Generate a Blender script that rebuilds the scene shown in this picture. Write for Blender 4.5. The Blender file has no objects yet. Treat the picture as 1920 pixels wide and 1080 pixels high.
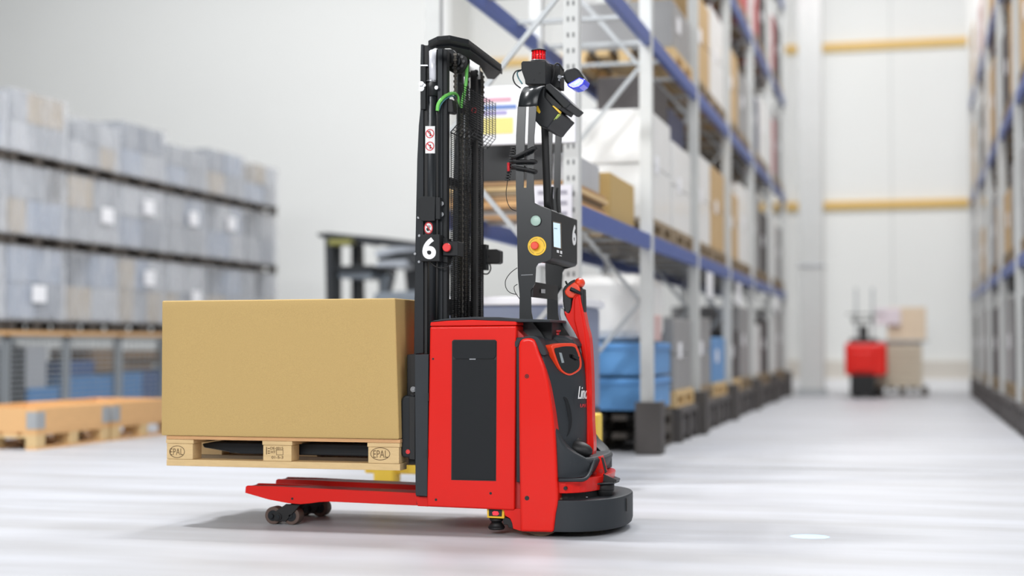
import bpy, bmesh, math, random
from mathutils import Vector, Matrix
PI = math.pi
random.seed(7)
SC = bpy.context.scene
COL = SC.collection

# ------------------------------------------------------------ camera, world, light, exposure
CAM_H = 0.88
YAW = math.radians(14.5)          # camera looks to the left of the aisle direction (+Y)
TILT = math.atan(105.0 / 2861.0)
FPX = 2861.0                      # focal length for a 1920 px wide frame
cam_d = bpy.data.cameras.new('camera')
cam_d.sensor_width = 36.0
cam_d.lens = 36.0 * FPX / 1920.0
cam_d.clip_end = 200
cam_d.dof.use_dof = True
cam_d.dof.focus_distance = 7.05
cam_d.dof.aperture_fstop = 0.85
cam = bpy.data.objects.new('camera', cam_d)
COL.objects.link(cam)
cam.location = (0, 0, CAM_H)
cam.rotation_euler = (PI / 2 + TILT, 0, YAW)
SC.camera = cam

world = bpy.data.worlds.new('world')
SC.world = world
world.use_nodes = True
wn = world.node_tree.nodes['Background']
wn.inputs[0].default_value = (0.93, 0.96, 1.0, 1)
wn.inputs[1].default_value = 0.24

def area(name, loc, sx, sy, power, color=(.985, .99, 1.0), rot=(0, 0, 0)):
    l = bpy.data.lights.new(name, 'AREA')
    l.shape = 'RECTANGLE'; l.size = sx; l.size_y = sy
    l.energy = power; l.color = color
    o = bpy.data.objects.new(name, l)
    o.location = loc; o.rotation_euler = rot
    COL.objects.link(o)
    return o
area('hall_and_fill_light', (-6.2, 7.2, 8.8), 1.2, .5, 640)
area('hall_and_fill_light', (-3.6, 10.4, 8.8), 1.2, .5, 370)
area('hall_and_fill_light', (-2.5, -5.0, 5.2), 8, 2.5, 840, rot=(math.radians(68), 0, math.radians(0)))  # fill light added behind the camera to brighten the camera-facing sides
area('hall_and_fill_light', (-9.0, 13.0, 9.2), 8, 6, 240)
area('hall_and_fill_light', (-10.0, 22.5, 9.6), 14, 2, 370, rot=(math.radians(38), 0, 0))  # added wall wash, tilted to brighten the left back wall
area('hall_and_fill_light', (0.0, 18.0, 10.5), 3, 14, 1480)
area('hall_and_fill_light', (5.5, 3.0, 6.0), 4, 4, 260, rot=(math.radians(50), 0, math.radians(60)))  # added side fill from the right, lifts right-facing surfaces

SC.view_settings.view_transform = 'Standard'
SC.view_settings.look = 'None'
SC.view_settings.gamma = 1.0
SC.view_settings.use_curve_mapping = False
SC.view_settings.exposure = 0.22
SC.cycles.use_denoising = True
SC.cycles.max_bounces = 7
SC.cycles.transparent_max_bounces = 12

# ------------------------------------------------------------ measuring helpers
CAM = Vector((0, 0, CAM_H))
_cy, _sy, _ct, _st = math.cos(YAW), math.sin(YAW), math.cos(TILT), math.sin(TILT)
RIGHT = Vector((_cy, _sy, 0))
FWD = Vector((-_sy * _ct, _cy * _ct, _st))
UP = Vector((_sy * _st, -_cy * _st, _ct))
def ray(px, py):
    return FWD + RIGHT * ((px - 960) / FPX) + UP * ((540 - py) / FPX)
def atY(px, py, Y):
    d = ray(px, py); return CAM + d * (Y / d.y)
def atX(px, py, X):
    d = ray(px, py); return CAM + d * (X / d.x)
def atZ(px, py, Z):
    d = ray(px, py); return CAM + d * ((Z - CAM_H) / d.z)
def atP(px, py, A, B):            # vertical plane through the ground points A, B
    n = Vector((B[1] - A[1], -(B[0] - A[0]), 0))
    d = ray(px, py)
    k = (n.x * A[0] + n.y * A[1]) / n.dot(d)
    return CAM + d * k

# ------------------------------------------------------------ materials
def lin(c):
    c = c / 255.0
    return c / 12.92 if c <= 0.04045 else ((c + 0.055) / 1.055) ** 2.4
def rgb(r, g, b): return (lin(r), lin(g), lin(b), 1)
MATS = {}
def mat(name, col, rough=.5, metal=0, var=.06, scale=8, bump=0, bscale=60, stretch=(1, 1, 1), alpha=None,
        emit=None, estr=0, coat=0, trans=0):
    if name in MATS: return MATS[name]
    m = bpy.data.materials.new(name); m.use_nodes = True
    nt = m.node_tree; b = nt.nodes['Principled BSDF']
    tc = nt.nodes.new('ShaderNodeTexCoord')
    mp = nt.nodes.new('ShaderNodeMapping'); mp.inputs['Scale'].default_value = stretch
    nt.links.new(tc.outputs['Object'], mp.inputs[0])
    nz = nt.nodes.new('ShaderNodeTexNoise'); nz.inputs['Scale'].default_value = scale
    nz.inputs['Detail'].default_value = 4
    nt.links.new(mp.outputs[0], nz.inputs['Vector'])
    mx = nt.nodes.new('ShaderNodeMix'); mx.data_type = 'RGBA'
    c = rgb(*col)
    mx.inputs[6].default_value = tuple(min(1, v * (1 - var)) for v in c[:3]) + (1,)
    mx.inputs[7].default_value = tuple(min(1, v * (1 + var)) for v in c[:3]) + (1,)
    nt.links.new(nz.outputs[0], mx.inputs[0])
    nt.links.new(mx.outputs[2], b.inputs['Base Color'])
    b.inputs['Roughness'].default_value = rough
    b.inputs['Metallic'].default_value = metal
    if coat: b.inputs['Coat Weight'].default_value = coat; b.inputs['Coat Roughness'].default_value = .08
    if trans: b.inputs['Transmission Weight'].default_value = trans
    if alpha is not None: b.inputs['Alpha'].default_value = alpha
    if emit:
        b.inputs['Emission Color'].default_value = rgb(*emit); b.inputs['Emission Strength'].default_value = estr
    if bump:
        n2 = nt.nodes.new('ShaderNodeTexNoise'); n2.inputs['Scale'].default_value = bscale
        nt.links.new(mp.outputs[0], n2.inputs['Vector'])
        bp = nt.nodes.new('ShaderNodeBump'); bp.inputs['Strength'].default_value = bump
        bp.inputs['Distance'].default_value = .01
        nt.links.new(n2.outputs[0], bp.inputs['Height'])
        nt.links.new(bp.outputs[0], b.inputs['Normal'])
    MATS[name] = m
    return m

RED = mat('red_paint', (218, 24, 12), .4, var=.03, coat=.12, bump=.02, bscale=300)
REDP = mat('red_plastic', (220, 26, 13), .32, var=.03, coat=.14)
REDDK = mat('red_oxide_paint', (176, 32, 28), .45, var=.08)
ORANGE = mat('orange_red_plastic', (236, 66, 30), .35, var=.03)
DARK = mat('dark_powder_coat', (29, 31, 33), .52, var=.08, bump=.06, bscale=500)
STEEL = mat('charcoal_steel', (38, 41, 44), .45, var=.08, metal=.3)
PANEL = mat('panel_plastic', (22, 25, 28), .62, var=.04, bump=.08, bscale=700)
COWL = mat('cowl_plastic', (46, 50, 54), .55, var=.05, bump=.1, bscale=800)
for m_ in (RED, REDP): m_.node_tree.nodes['Principled BSDF'].inputs['Specular IOR Level'].default_value = .25
for m_ in (DARK, STEEL, PANEL, COWL): m_.node_tree.nodes['Principled BSDF'].inputs['Specular IOR Level'].default_value = .3
BLACK = mat('black_rubber', (18, 18, 19), .55, var=.1)
BLKGLOSS = mat('black_glass', (14, 15, 16), .12, var=.02, coat=.5)
METAL = mat('bright_metal', (168, 170, 174), .3, metal=.9, var=.05)
CHROME = mat('white_rod', (225, 226, 232), .3, var=.03, metal=.2)
CHAIN = mat('chain_steel', (86, 82, 76), .45, metal=.6, var=.15, scale=60)
WHITE = mat('white_print', (240, 240, 240), .5, var=.01)
WIRE = mat('guard_wire', (30, 31, 33), .45, var=.05, metal=.4)
YEL = mat('yellow_plastic', (236, 192, 42), .45, var=.04)
GREENH = mat('green_hose', (112, 200, 92), .4, var=.05)
TEALH = mat('teal_cable', (70, 120, 130), .5, var=.05)
REDBTN = mat('red_button', (226, 52, 52), .4, var=.03)
TREAD = mat('brown_tread', (92, 74, 66), .6, var=.12)
SCRRED = mat('red_ink', (208, 40, 48), .5, var=.02)
CARD = mat('cardboard', (190, 160, 102), .8, var=.16, scale=230, bump=.12, bscale=220, stretch=(1, 1, 1.3))
WOOD = mat('pale_wood', (214, 184, 134), .72, var=.13, scale=9, bump=.25, bscale=40, stretch=(1.2, 9, 9))
WOODG = mat('weathered_wood', (150, 132, 106), .8, var=.2, scale=9, bump=.25, bscale=40, stretch=(1.2, 9, 9))
WOODO = mat('orange_wood', (222, 176, 122), .7, var=.12, scale=7, bump=.2, bscale=40, stretch=(9, 1.2, 9))
INK = mat('burnt_brand', (92, 70, 44), .8, var=.1)
RACKB = mat('rack_blue', (70, 92, 158), .45, var=.06)
RACKG = mat('rack_galvanised', (176, 180, 182), .45, metal=.35, var=.08, scale=20)
RACKW = mat('rack_light_grey', (206, 208, 206), .5, var=.05)
PVCY = mat('guard_yellow', (238, 202, 70), .5, var=.05)

# ------------------------------------------------------------ mesh helpers
def box(bm, x0, x1, y0, y1, z0, z1):
    vs = [bm.verts.new((x, y, z)) for z in (z0, z1) for (x, y) in ((x0, y0), (x1, y0), (x1, y1), (x0, y1))]
    for f in ((0, 3, 2, 1), (4, 5, 6, 7), (0, 1, 5, 4), (1, 2, 6, 5), (2, 3, 7, 6), (3, 0, 4, 7)):
        bm.faces.new([vs[i] for i in f])
def extr(bm, pts, off):           # closed outline of 3D points swept by an offset vector
    off = Vector(off)
    a = [bm.verts.new(p) for p in pts]
    b = [bm.verts.new(Vector(p) + off) for p in pts]
    n = len(pts)
    bm.faces.new(a); bm.faces.new(b[::-1])
    for i in range(n):
        j = (i + 1) % n
        bm.faces.new((a[i], b[i], b[j], a[j]))
def pr(bm, px, Y, d):             # outline measured on the plane at depth Y, swept by d along Y
    extr(bm, [atY(x, y, Y) for x, y in px], (0, d, 0))
def frame_on(n):
    n = Vector(n).normalized()
    a = Vector((0, 0, 1)) if abs(n.z) < .9 else Vector((1, 0, 0))
    u = a.cross(n).normalized(); v = n.cross(u)
    return u, v, n
def cyl(bm, c0, c1, r0, r1=None, seg=20, cap=True):
    r1 = r0 if r1 is None else r1
    c0 = Vector(c0); c1 = Vector(c1)
    u, v, n = frame_on(c1 - c0)
    A = []; B = []
    for i in range(seg):
        a = 2 * PI * i / seg
        d = u * math.cos(a) + v * math.sin(a)
        A.append(bm.verts.new(c0 + d * r0)); B.append(bm.verts.new(c1 + d * r1))
    for i in range(seg):
        j = (i + 1) % seg
        f = bm.faces.new((A[i], A[j], B[j], B[i])); f.smooth = True
    if cap: bm.faces.new(A[::-1]); bm.faces.new(B)
def ring(bm, c, n, ro, ri, th, seg=32):
    u, v, n = frame_on(n); c = Vector(c)
    L = []
    for r, h in ((ro, 0), (ro, th), (ri, th), (ri, 0)):
        L.append([bm.verts.new(c + (u * math.cos(2 * PI * i / seg) + v * math.sin(2 * PI * i / seg)) * r + n * h) for i in range(seg)])
    for k in range(4):
        for i in range(seg):
            j = (i + 1) % seg
            bm.faces.new((L[k][i], L[k][j], L[(k + 1) % 4][j], L[(k + 1) % 4][i]))
def smooth_path(pts, k=6):
    P = [Vector(p) for p in pts]
    if len(P) < 3: return P
    out = []
    for i in range(len(P) - 1):
        p0 = P[max(i - 1, 0)]; p1 = P[i]; p2 = P[i + 1]; p3 = P[min(i + 2, len(P) - 1)]
        for s in range(k):
            t = s / k
            out.append(.5 * ((2 * p1) + (p2 - p0) * t + (2 * p0 - 5 * p1 + 4 * p2 - p3) * t * t + (3 * p1 - p0 - 3 * p2 + p3) * t ** 3))
    out.append(P[-1])
    return out
def tube(bm, pts, r, seg=8, k=6, closed=False):
    P = smooth_path(pts, k)
    rings = []
    u = None
    for i, p in enumerate(P):
        t = (P[min(i + 1, len(P) - 1)] - P[max(i - 1, 0)]).normalized()
        if u is None: u, v, _ = frame_on(t)
        else:
            u = (u - t * u.dot(t)).normalized(); v = t.cross(u)
        rr = r(i / (len(P) - 1)) if callable(r) else r
        rings.append([bm.verts.new(p + (u * math.cos(2 * PI * a / seg) + v * math.sin(2 * PI * a / seg)) * rr) for a in range(seg)])
    for A, B in zip(rings, rings[1:]):
        for a in range(seg):
            b = (a + 1) % seg
            f = bm.faces.new((A[a], A[b], B[b], B[a])); f.smooth = True
    bm.faces.new(rings[0][::-1]); bm.faces.new(rings[-1])
def sm2(pts, k=4, closed=True):
    P_ = [Vector((a, b, 0)) for a, b in pts]; n = len(P_); out = []
    for i in range(n if closed else n - 1):
        g = (lambda j: P_[j % n]) if closed else (lambda j: P_[max(0, min(n - 1, j))])
        p0, p1, p2, p3 = g(i - 1), g(i), g(i + 1), g(i + 2)
        for s in range(k):
            t = s / k
            q = .5 * ((2 * p1) + (p2 - p0) * t + (2 * p0 - 5 * p1 + 4 * p2 - p3) * t * t + (3 * p1 - p0 - 3 * p2 + p3) * t ** 3)
            out.append((q.x, q.y))
    if not closed: out.append(pts[-1])
    return out
def wire(bm, a, b, r): 
    cyl(bm, a, b, r, seg=4)
def loft(bm, secs, cap=True, smooth=True):
    R = [[bm.verts.new(p) for p in s] for s in secs]
    n = len(R[0])
    for A, B in zip(R, R[1:]):
        for i in range(n):
            j = (i + 1) % n
            f = bm.faces.new((A[i], A[j], B[j], B[i])); f.smooth = smooth
    if cap: bm.faces.new(R[0][::-1]); bm.faces.new(R[-1])
def ellipsoid(bm, c, rx, ry, rz, rot=None, seg=20, rings=12):
    M = Matrix.Translation(c) @ (rot.to_4x4() if rot else Matrix()) @ Matrix.Diagonal((rx, ry, rz, 1))
    r = bmesh.ops.create_uvsphere(bm, u_segments=seg, v_segments=rings, radius=1, matrix=M)
    for v in r['verts']:
        for f in v.link_faces: f.smooth = True

ORG = {}
def NB(): return bmesh.new()
def obj(name, bm, m, parent=None, bevel=0, label=None, kind=None, seg=2, smooth=False):
    bmesh.ops.recalc_face_normals(bm, faces=bm.faces[:])
    org = ORG.get(parent.name, Vector((0, 0, 0))) if parent else Vector((0, 0, 0))
    if org.length: bmesh.ops.translate(bm, verts=bm.verts[:], vec=-org)
    if smooth:
        for f in bm.faces: f.smooth = True
    me = bpy.data.meshes.new(name); bm.to_mesh(me); bm.free()
    for mm in (m if isinstance(m, (list, tuple)) else [m]): me.materials.append(mm)
    o = bpy.data.objects.new(name, me); COL.objects.link(o)
    if parent:
        o.parent = parent
        ORG[o.name] = org
    if bevel:
        b = o.modifiers.new('bevel', 'BEVEL'); b.width = bevel; b.segments = seg
        b.limit_method = 'ANGLE'; b.angle_limit = math.radians(35); b.harden_normals = False
    if label: o['label'] = label
    if kind: o['kind'] = kind
    return o
def top(name, bm, m, label, cat, group=None, origin=None, **k):
    if origin is not None:
        bmesh.ops.translate(bm, verts=bm.verts[:], vec=-Vector(origin))
    o = obj(name, bm, m, None, **k)
    if origin is not None: o.location = origin; ORG[o.name] = Vector(origin)
    o['label'] = label; o['category'] = cat
    if group: o['group'] = group
    return o
def thing(name, label, cat, loc, group=None):
    o = bpy.data.objects.new(name, None); COL.objects.link(o)
    o.location = loc; o.empty_display_size = .1
    o['label'] = label; o['category'] = cat
    if group: o['group'] = group
    ORG[o.name] = Vector(loc)
    return o
def struct(name, bm, m, **k):
    return obj(name, bm, m, None, kind='structure', **k)
def dup(o, parent=None):
    c = o.copy(); COL.objects.link(c)
    if parent: c.parent = parent
    for ch in [x for x in o.children]:
        dup(ch, c)
    return c
def text_bm(s, size, O, U, V, offset=0, depth=.0012, shear=0, align='CENTER'):
    """flat lettering: O centre, U reading direction, V up"""
    cu = bpy.data.curves.new('txt', 'FONT'); cu.body = s; cu.size = size; cu.offset = offset
    cu.extrude = depth; cu.shear = shear; cu.align_x = align; cu.align_y = 'CENTER'; cu.resolution_u = 6
    o = bpy.data.objects.new('txt', cu); COL.objects.link(o)
    dg = bpy.context.evaluated_depsgraph_get(); dg.update()
    me = bpy.data.meshes.new_from_object(o.evaluated_get(dg))
    bpy.data.objects.remove(o); bpy.data.curves.remove(cu)
    bm = NB(); bm.from_mesh(me); bpy.data.meshes.remove(me)
    U = Vector(U).normalized(); V = Vector(V).normalized(); N = U.cross(V)
    M = Matrix(((U.x, V.x, N.x, O[0]), (U.y, V.y, N.y, O[1]), (U.z, V.z, N.z, O[2]), (0, 0, 0, 1)))
    bmesh.ops.transform(bm, matrix=M, verts=bm.verts[:])
    return bm
def fit_text(s, x0, x1, y0, y1, plane, **k):
    """lettering filling the measured rectangle; plane(px,py)->3D"""
    a = plane(x0, y1); b = plane(x1, y1); c = plane(x0, y0)
    U = b - a; V = c - a
    bm = text_bm(s, 1.0, (0, 0, 0), (1, 0, 0), (0, 1, 0), align='LEFT', **k)
    xs = [v.co.x for v in bm.verts]; ys = [v.co.y for v in bm.verts]
    mx, Mx, my, My = min(xs), max(xs), min(ys), max(ys)
    N = U.normalized().cross(V.normalized())
    for v in bm.verts:
        s_, t_ = (v.co.x - mx) / (Mx - mx), (v.co.y - my) / (My - my)
        v.co = a + U * s_ + V * t_ + N * v.co.z
    return bm

# ------------------------------------------------------------ the setting
def floor_material():
    m = bpy.data.materials.new('epoxy_floor'); m.use_nodes = True
    nt = m.node_tree; b = nt.nodes['Principled BSDF']
    tc = nt.nodes.new('ShaderNodeTexCoord')
    mp = nt.nodes.new('ShaderNodeMapping'); mp.inputs['Scale'].default_value = (.35, 2.2, 1)
    nt.links.new(tc.outputs['Object'], mp.inputs[0])
    nz = nt.nodes.new('ShaderNodeTexNoise'); nz.inputs['Scale'].default_value = 1.4; nz.inputs['Detail'].default_value = 6
    nt.links.new(mp.outputs[0], nz.inputs['Vector'])
    r = nt.nodes.new('ShaderNodeValToRGB')
    r.color_ramp.elements[0].position = .3; r.color_ramp.elements[0].color = rgb(166, 166, 168)
    r.color_ramp.elements[1].position = .72; r.color_ramp.elements[1].color = rgb(188, 190, 196)
    nt.links.new(nz.outputs[0], r.inputs[0]); nt.links.new(r.outputs[0], b.inputs['Base Color'])
    b.inputs['Specular IOR Level'].default_value = .3
    n2 = nt.nodes.new('ShaderNodeTexNoise'); n2.inputs['Scale'].default_value = 3
    nt.links.new(tc.outputs['Object'], n2.inputs['Vector'])
    mr = nt.nodes.new('ShaderNodeMapRange'); mr.inputs[3].default_value = .36; mr.inputs[4].default_value = .5
    nt.links.new(n2.outputs[0], mr.inputs[0]); nt.links.new(mr.outputs[0], b.inputs['Roughness'])
    return m
WALLM = mat('wall_panel', (236, 237, 234), .6, var=.02, scale=.6)
WALLC = mat('wall_base_cream', (216, 210, 200), .6, var=.03, scale=1)
KERB = mat('white_kerb', (240, 240, 240), .5, var=.02, scale=1)
BANDY = mat('yellow_band', (232, 190, 104), .5, var=.05, scale=1)
JOINT = mat('joint_filler', (150, 149, 146), .6, var=.05)
bm = NB(); box(bm, -26, 8, -3, 30.2, -.12, 0); struct('floor', bm, floor_material())
YW = 30.0
XC = atY(884, 500, YW).x
bm = NB(); box(bm, XC, 8, YW, YW + .25, 0, 10.5); struct('wall_back', bm, WALLM)
bm = NB(); box(bm, -26, XC, YW - 1.6, YW + .25, 0, 10.5); struct('wall_left_back', bm, WALLM)
bm = NB(); box(bm, -26.2, -26, -3, YW, 0, 10.5); struct('wall_left', bm, WALLM)
bm = NB(); box(bm, XC + .02, 8, YW - .16, YW - .01, 0, .22); struct('baseboard_back', bm, KERB)
bm = NB(); box(bm, XC + .02, 8, YW - .10, YW - .01, .22, .56); struct('trim_1', bm, WALLC)
for i, z in enumerate((6.62, 3.55)):
    bm = NB(); box(bm, XC + .02, 8, YW - .10, YW - .01, z - .035, z + .07); struct('trim_%d' % (i + 2), bm, BANDY)
    bm = NB(); box(bm, XC + .02, 8, YW - .07, YW - .01, z - .09, z - .035); struct('trim_%d' % (i + 4), bm, mat('pale_yellow_band', (240, 214, 150), .5, var=.04))
# vertical panel seams of the back wall
for i in range(6):
    x = XC + 1.6 + i * 1.35
    bm = NB(); box(bm, x, x + .02, YW - .012, YW - .002, .6, 10.4); struct('trim_%d' % (i + 6), bm, RACKW)
# expansion joints in the floor
for i, (y, w) in enumerate(((11.0, .03), (4.6, .012), (13.6, .02), (20.0, .03))):
    bm = NB(); box(bm, -25.9, 7.9, y, y + w, -.01, .0015); struct('floor_joint', bm, JOINT)
# pale service column at the end of the aisle
cA = atY(1498, 500, 26.4).x; cB = atY(1543, 500, 26.4).x
t = thing('service_column', 'pale grey full height column at the far end of the left rack', 'column', ((cA + cB) / 2, 26.6, 0))
bm = NB(); box(bm, cA, cB, 26.4, 26.8, .12, 10.2); obj('shaft', bm, RACKW, t, bevel=.01)
bm = NB(); box(bm, cA - .04, cB + .04, 26.36, 26.84, 0, .12); obj('plinth', bm, RACKG, t)
bm = NB(); box(bm, cA - .02, cB + .02, 26.38, 26.82, 2.2, 2.24); obj('clamp_band', bm, METAL, t)

# ------------------------------------------------------------ load: pallet and carton
YP = 6.79
YC = 7.19                         # centre line of the truck
P0 = atY(312, 873, YP); P1 = atY(750, 874, YP)
zb = P0.z
pal = thing('wooden_pallet', 'pale wooden pallet with branded corner blocks carried on the red truck forks', 'pallet', ((P0.x + P1.x) / 2, YP + .4, zb))
PX0, PX1 = P0.x, P1.x
zz = [zb, atY(531, 865, YP).z, atY(531, 835, YP).z, atY(531, 827, YP).z, atY(531, 820, YP).z]
bwid = .148
for (a, b) in ((YP, YP + .10), (YP + .3275, YP + .4725), (YP + .70, YP + .80)):
    bm = NB(); box(bm, PX0, PX1, a, b, zz[0], zz[1] - .0008); obj('bottom_board', bm, WOOD if a == YP else WOODG, pal, bevel=.002)
bx = [(PX0, atY(361, 850, YP).x), (atY(493, 850, YP).x, atY(546, 850, YP).x), (atY(690, 850, YP).x, PX1 - .006)]
k = 0
BLK = []
for (a, b) in bx:
    for (c, d) in ((YP + .002, YP + .10), (YP + .3275, YP + .4725), (YP + .70, YP + .798)):
        bm = NB(); box(bm, a, b, c, d, zz[1], zz[2] - .001)
        BLK.append(obj('block', bm, WOOD, pal, bevel=.002))
for (a, b) in bx:
    bm = NB(); box(bm, a - .004, b + .004, YP, YP + .80, zz[2], zz[3] - .001); obj('stringer_board', bm, WOOD, pal, bevel=.002)
for (c, d) in ((0, .145), (.185, .285), (.3275, .4725), (.515, .615), (.655, .80)):
    bm = NB(); box(bm, PX0 - .002, PX1 + .0, YP + c, YP + d, zz[3], zz[4] - .001)
    obj('deck_board', bm, mat('reddish_wood', (206, 160, 112), .75, var=.14, scale=9, bump=.2, bscale=40, stretch=(1.2, 9, 9)), pal, bevel=.002)
on = lambda x, y: atY(x, y, YP + .0012)
def oval(bm, cx, cy, rx, ry, w, seg=40, a0=0, a1=2 * PI):
    n = seg
    O = []; I = []
    for i in range(n + 1):
        a = a0 + (a1 - a0) * i / n
        O.append(bm.verts.new(on(cx + rx * math.cos(a), cy + ry * math.sin(a))))
        I.append(bm.verts.new(on(cx + (rx - w) * math.cos(a), cy + (ry - w) * math.sin(a))))
    for i in range(n): bm.faces.new((O[i], O[i + 1], I[i + 1], I[i]))
bm = NB(); oval(bm, 713, 851, 18.5, 12, 1.1); obj('brand_oval', bm, INK, BLK[6])
bm = fit_text('EPAL', 700, 727, 844.5, 858, on, offset=-.01, depth=.0004); obj('brand_lettering', bm, INK, BLK[6])
bm = NB(); oval(bm, 332, 847, 14.5, 11.5, 1.1); obj('brand_oval', bm, INK, BLK[0])
bm = fit_text('EPAL', 319, 343, 841, 853, on, offset=-.01, depth=.0004); obj('brand_lettering', bm, INK, BLK[0])
bm = fit_text('DE-0015', 507, 531, 838, 843, on, offset=0, depth=.0004); obj('brand_lettering', bm, INK, BLK[3])
bm = fit_text('HT', 508, 517, 845, 850, on, offset=0, depth=.0004); obj('brand_lettering', bm, INK, BLK[3])
bm = fit_text('01-5-3', 509, 531, 855, 860, on, offset=0, depth=.0004); obj('brand_lettering', bm, INK, BLK[3])
bm = NB()
for (a, b, c, d) in ((499, 500.5, 838, 852), (518, 531, 843.5, 844.3), (518, 531, 852.5, 853.3), (518, 518.8, 844, 853), (530.2, 531, 844, 853), (502, 506, 840, 841.5), (502, 506, 845, 846.5), (502, 506, 849, 850.5)):
    vs = [bm.verts.new(on(x, y)) for x, y in ((a, d), (b, d), (b, c), (a, c))]; bm.faces.new(vs)
obj('stamp_frame', bm, INK, BLK[3], kind='stuff')

# the carton: slightly bulging faces, closed flaps on top
YB = YP - .012
c00 = atY(302, 819.5, YB); c10 = atY(748, 820.5, YB); c11 = atY(740.5, 559, YB); c01 = atY(303.5, 564, YB)
zc = zz[4]
for c in (c00, c10): c.z = zc
D = .80
bm = NB()
N = 14
def P4(s, tt): return c00.lerp(c10, s).lerp(c01.lerp(c11, s), tt)
G = {}
for side, off in (('f', 0), ('b', D)):
    for i in range(N + 1):
        for j in range(N + 1):
            p = P4(i / N, j / N)
            bul = .006 * math.sin(PI * i / N) * math.sin(PI * j / N)
            G[side, i, j] = bm.verts.new((p.x, p.y + off + (-bul if off == 0 else bul), p.z))
for side in 'fb':
    for i in range(N):
        for j in range(N):
            bm.faces.new([G[side, a, b] for a, b in ((i, j), (i + 1, j), (i + 1, j + 1), (i, j + 1))]).smooth = True
rim = [(i, 0) for i in range(N)] + [(N, j) for j in range(N)] + [(i, N) for i in range(N, 0, -1)] + [(0, j) for j in range(N, 0, -1)]
for a, b in zip(rim, rim[1:] + rim[:1]):
    bm.faces.new((G['f', a[0], a[1]], G['f', b[0], b[1]], G['b', b[0], b[1]], G['b', a[0], a[1]]))
carton = top('cardboard_box', bm, CARD, 'large plain brown cardboard box standing on the pallet carried by the red truck', 'box',
             origin=((c00.x + c10.x) / 2, YB + D / 2, zc), bevel=.007, seg=3)
# tape and flap seam on the top of the carton
bm = NB(); box(bm, c01.x + .01, c11.x - .01, YB + D / 2 - .03, YB + D / 2 + .03, max(c01.z, c11.z) - .002, max(c01.z, c11.z) + .001)
obj('packing_tape', bm, mat('brown_tape', (186, 150, 100), .3, var=.03), carton)
# the seam line near the bottom right of the front
bm = NB(); box(bm, c10.x - .006, c10.x - .001, YB + .3, YB + .34, zc + .03, c11.z - .03)
obj('glue_seam', bm, mat('brown_tape', (186, 150, 100)), carton)

# ------------------------------------------------------------ the red stacker truck
TR = thing('pallet_stacker', 'red and charcoal driverless pallet stacker numbered 6 in the foreground', 'forklift truck', (-1.9, YC, 0))
YN = YC - .40                     # near flank of the body
def P(name, px, Y, d, m, parent=None, bevel=.003, label=None, seg=2):
    bm = NB(); pr(bm, px, Y, d); return obj(name, bm, m, parent or TR, bevel=bevel, label=label, seg=seg)
def B(name, x0, y0, x1, y1, Y, d, m, parent=None, bevel=.003, label=None):
    return P(name, [(x0, y0), (x1, y0), (x1, y1), (x0, y1)], Y, d, m, parent, bevel, label)
def bolt(px, py, Y, r, m=METAL, parent=None, dep=.006, name='bolt'):
    c = atY(px, py, Y); bm = NB(); cyl(bm, c, c + Vector((0, -dep, 0)), r, r * .85, seg=12)
    ring(bm, c + Vector((0, -dep * .4, 0)), (0, -1, 0), r * 1.5, r, dep * .3, seg=14)
    return obj(name, bm, m, parent or TR)

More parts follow.
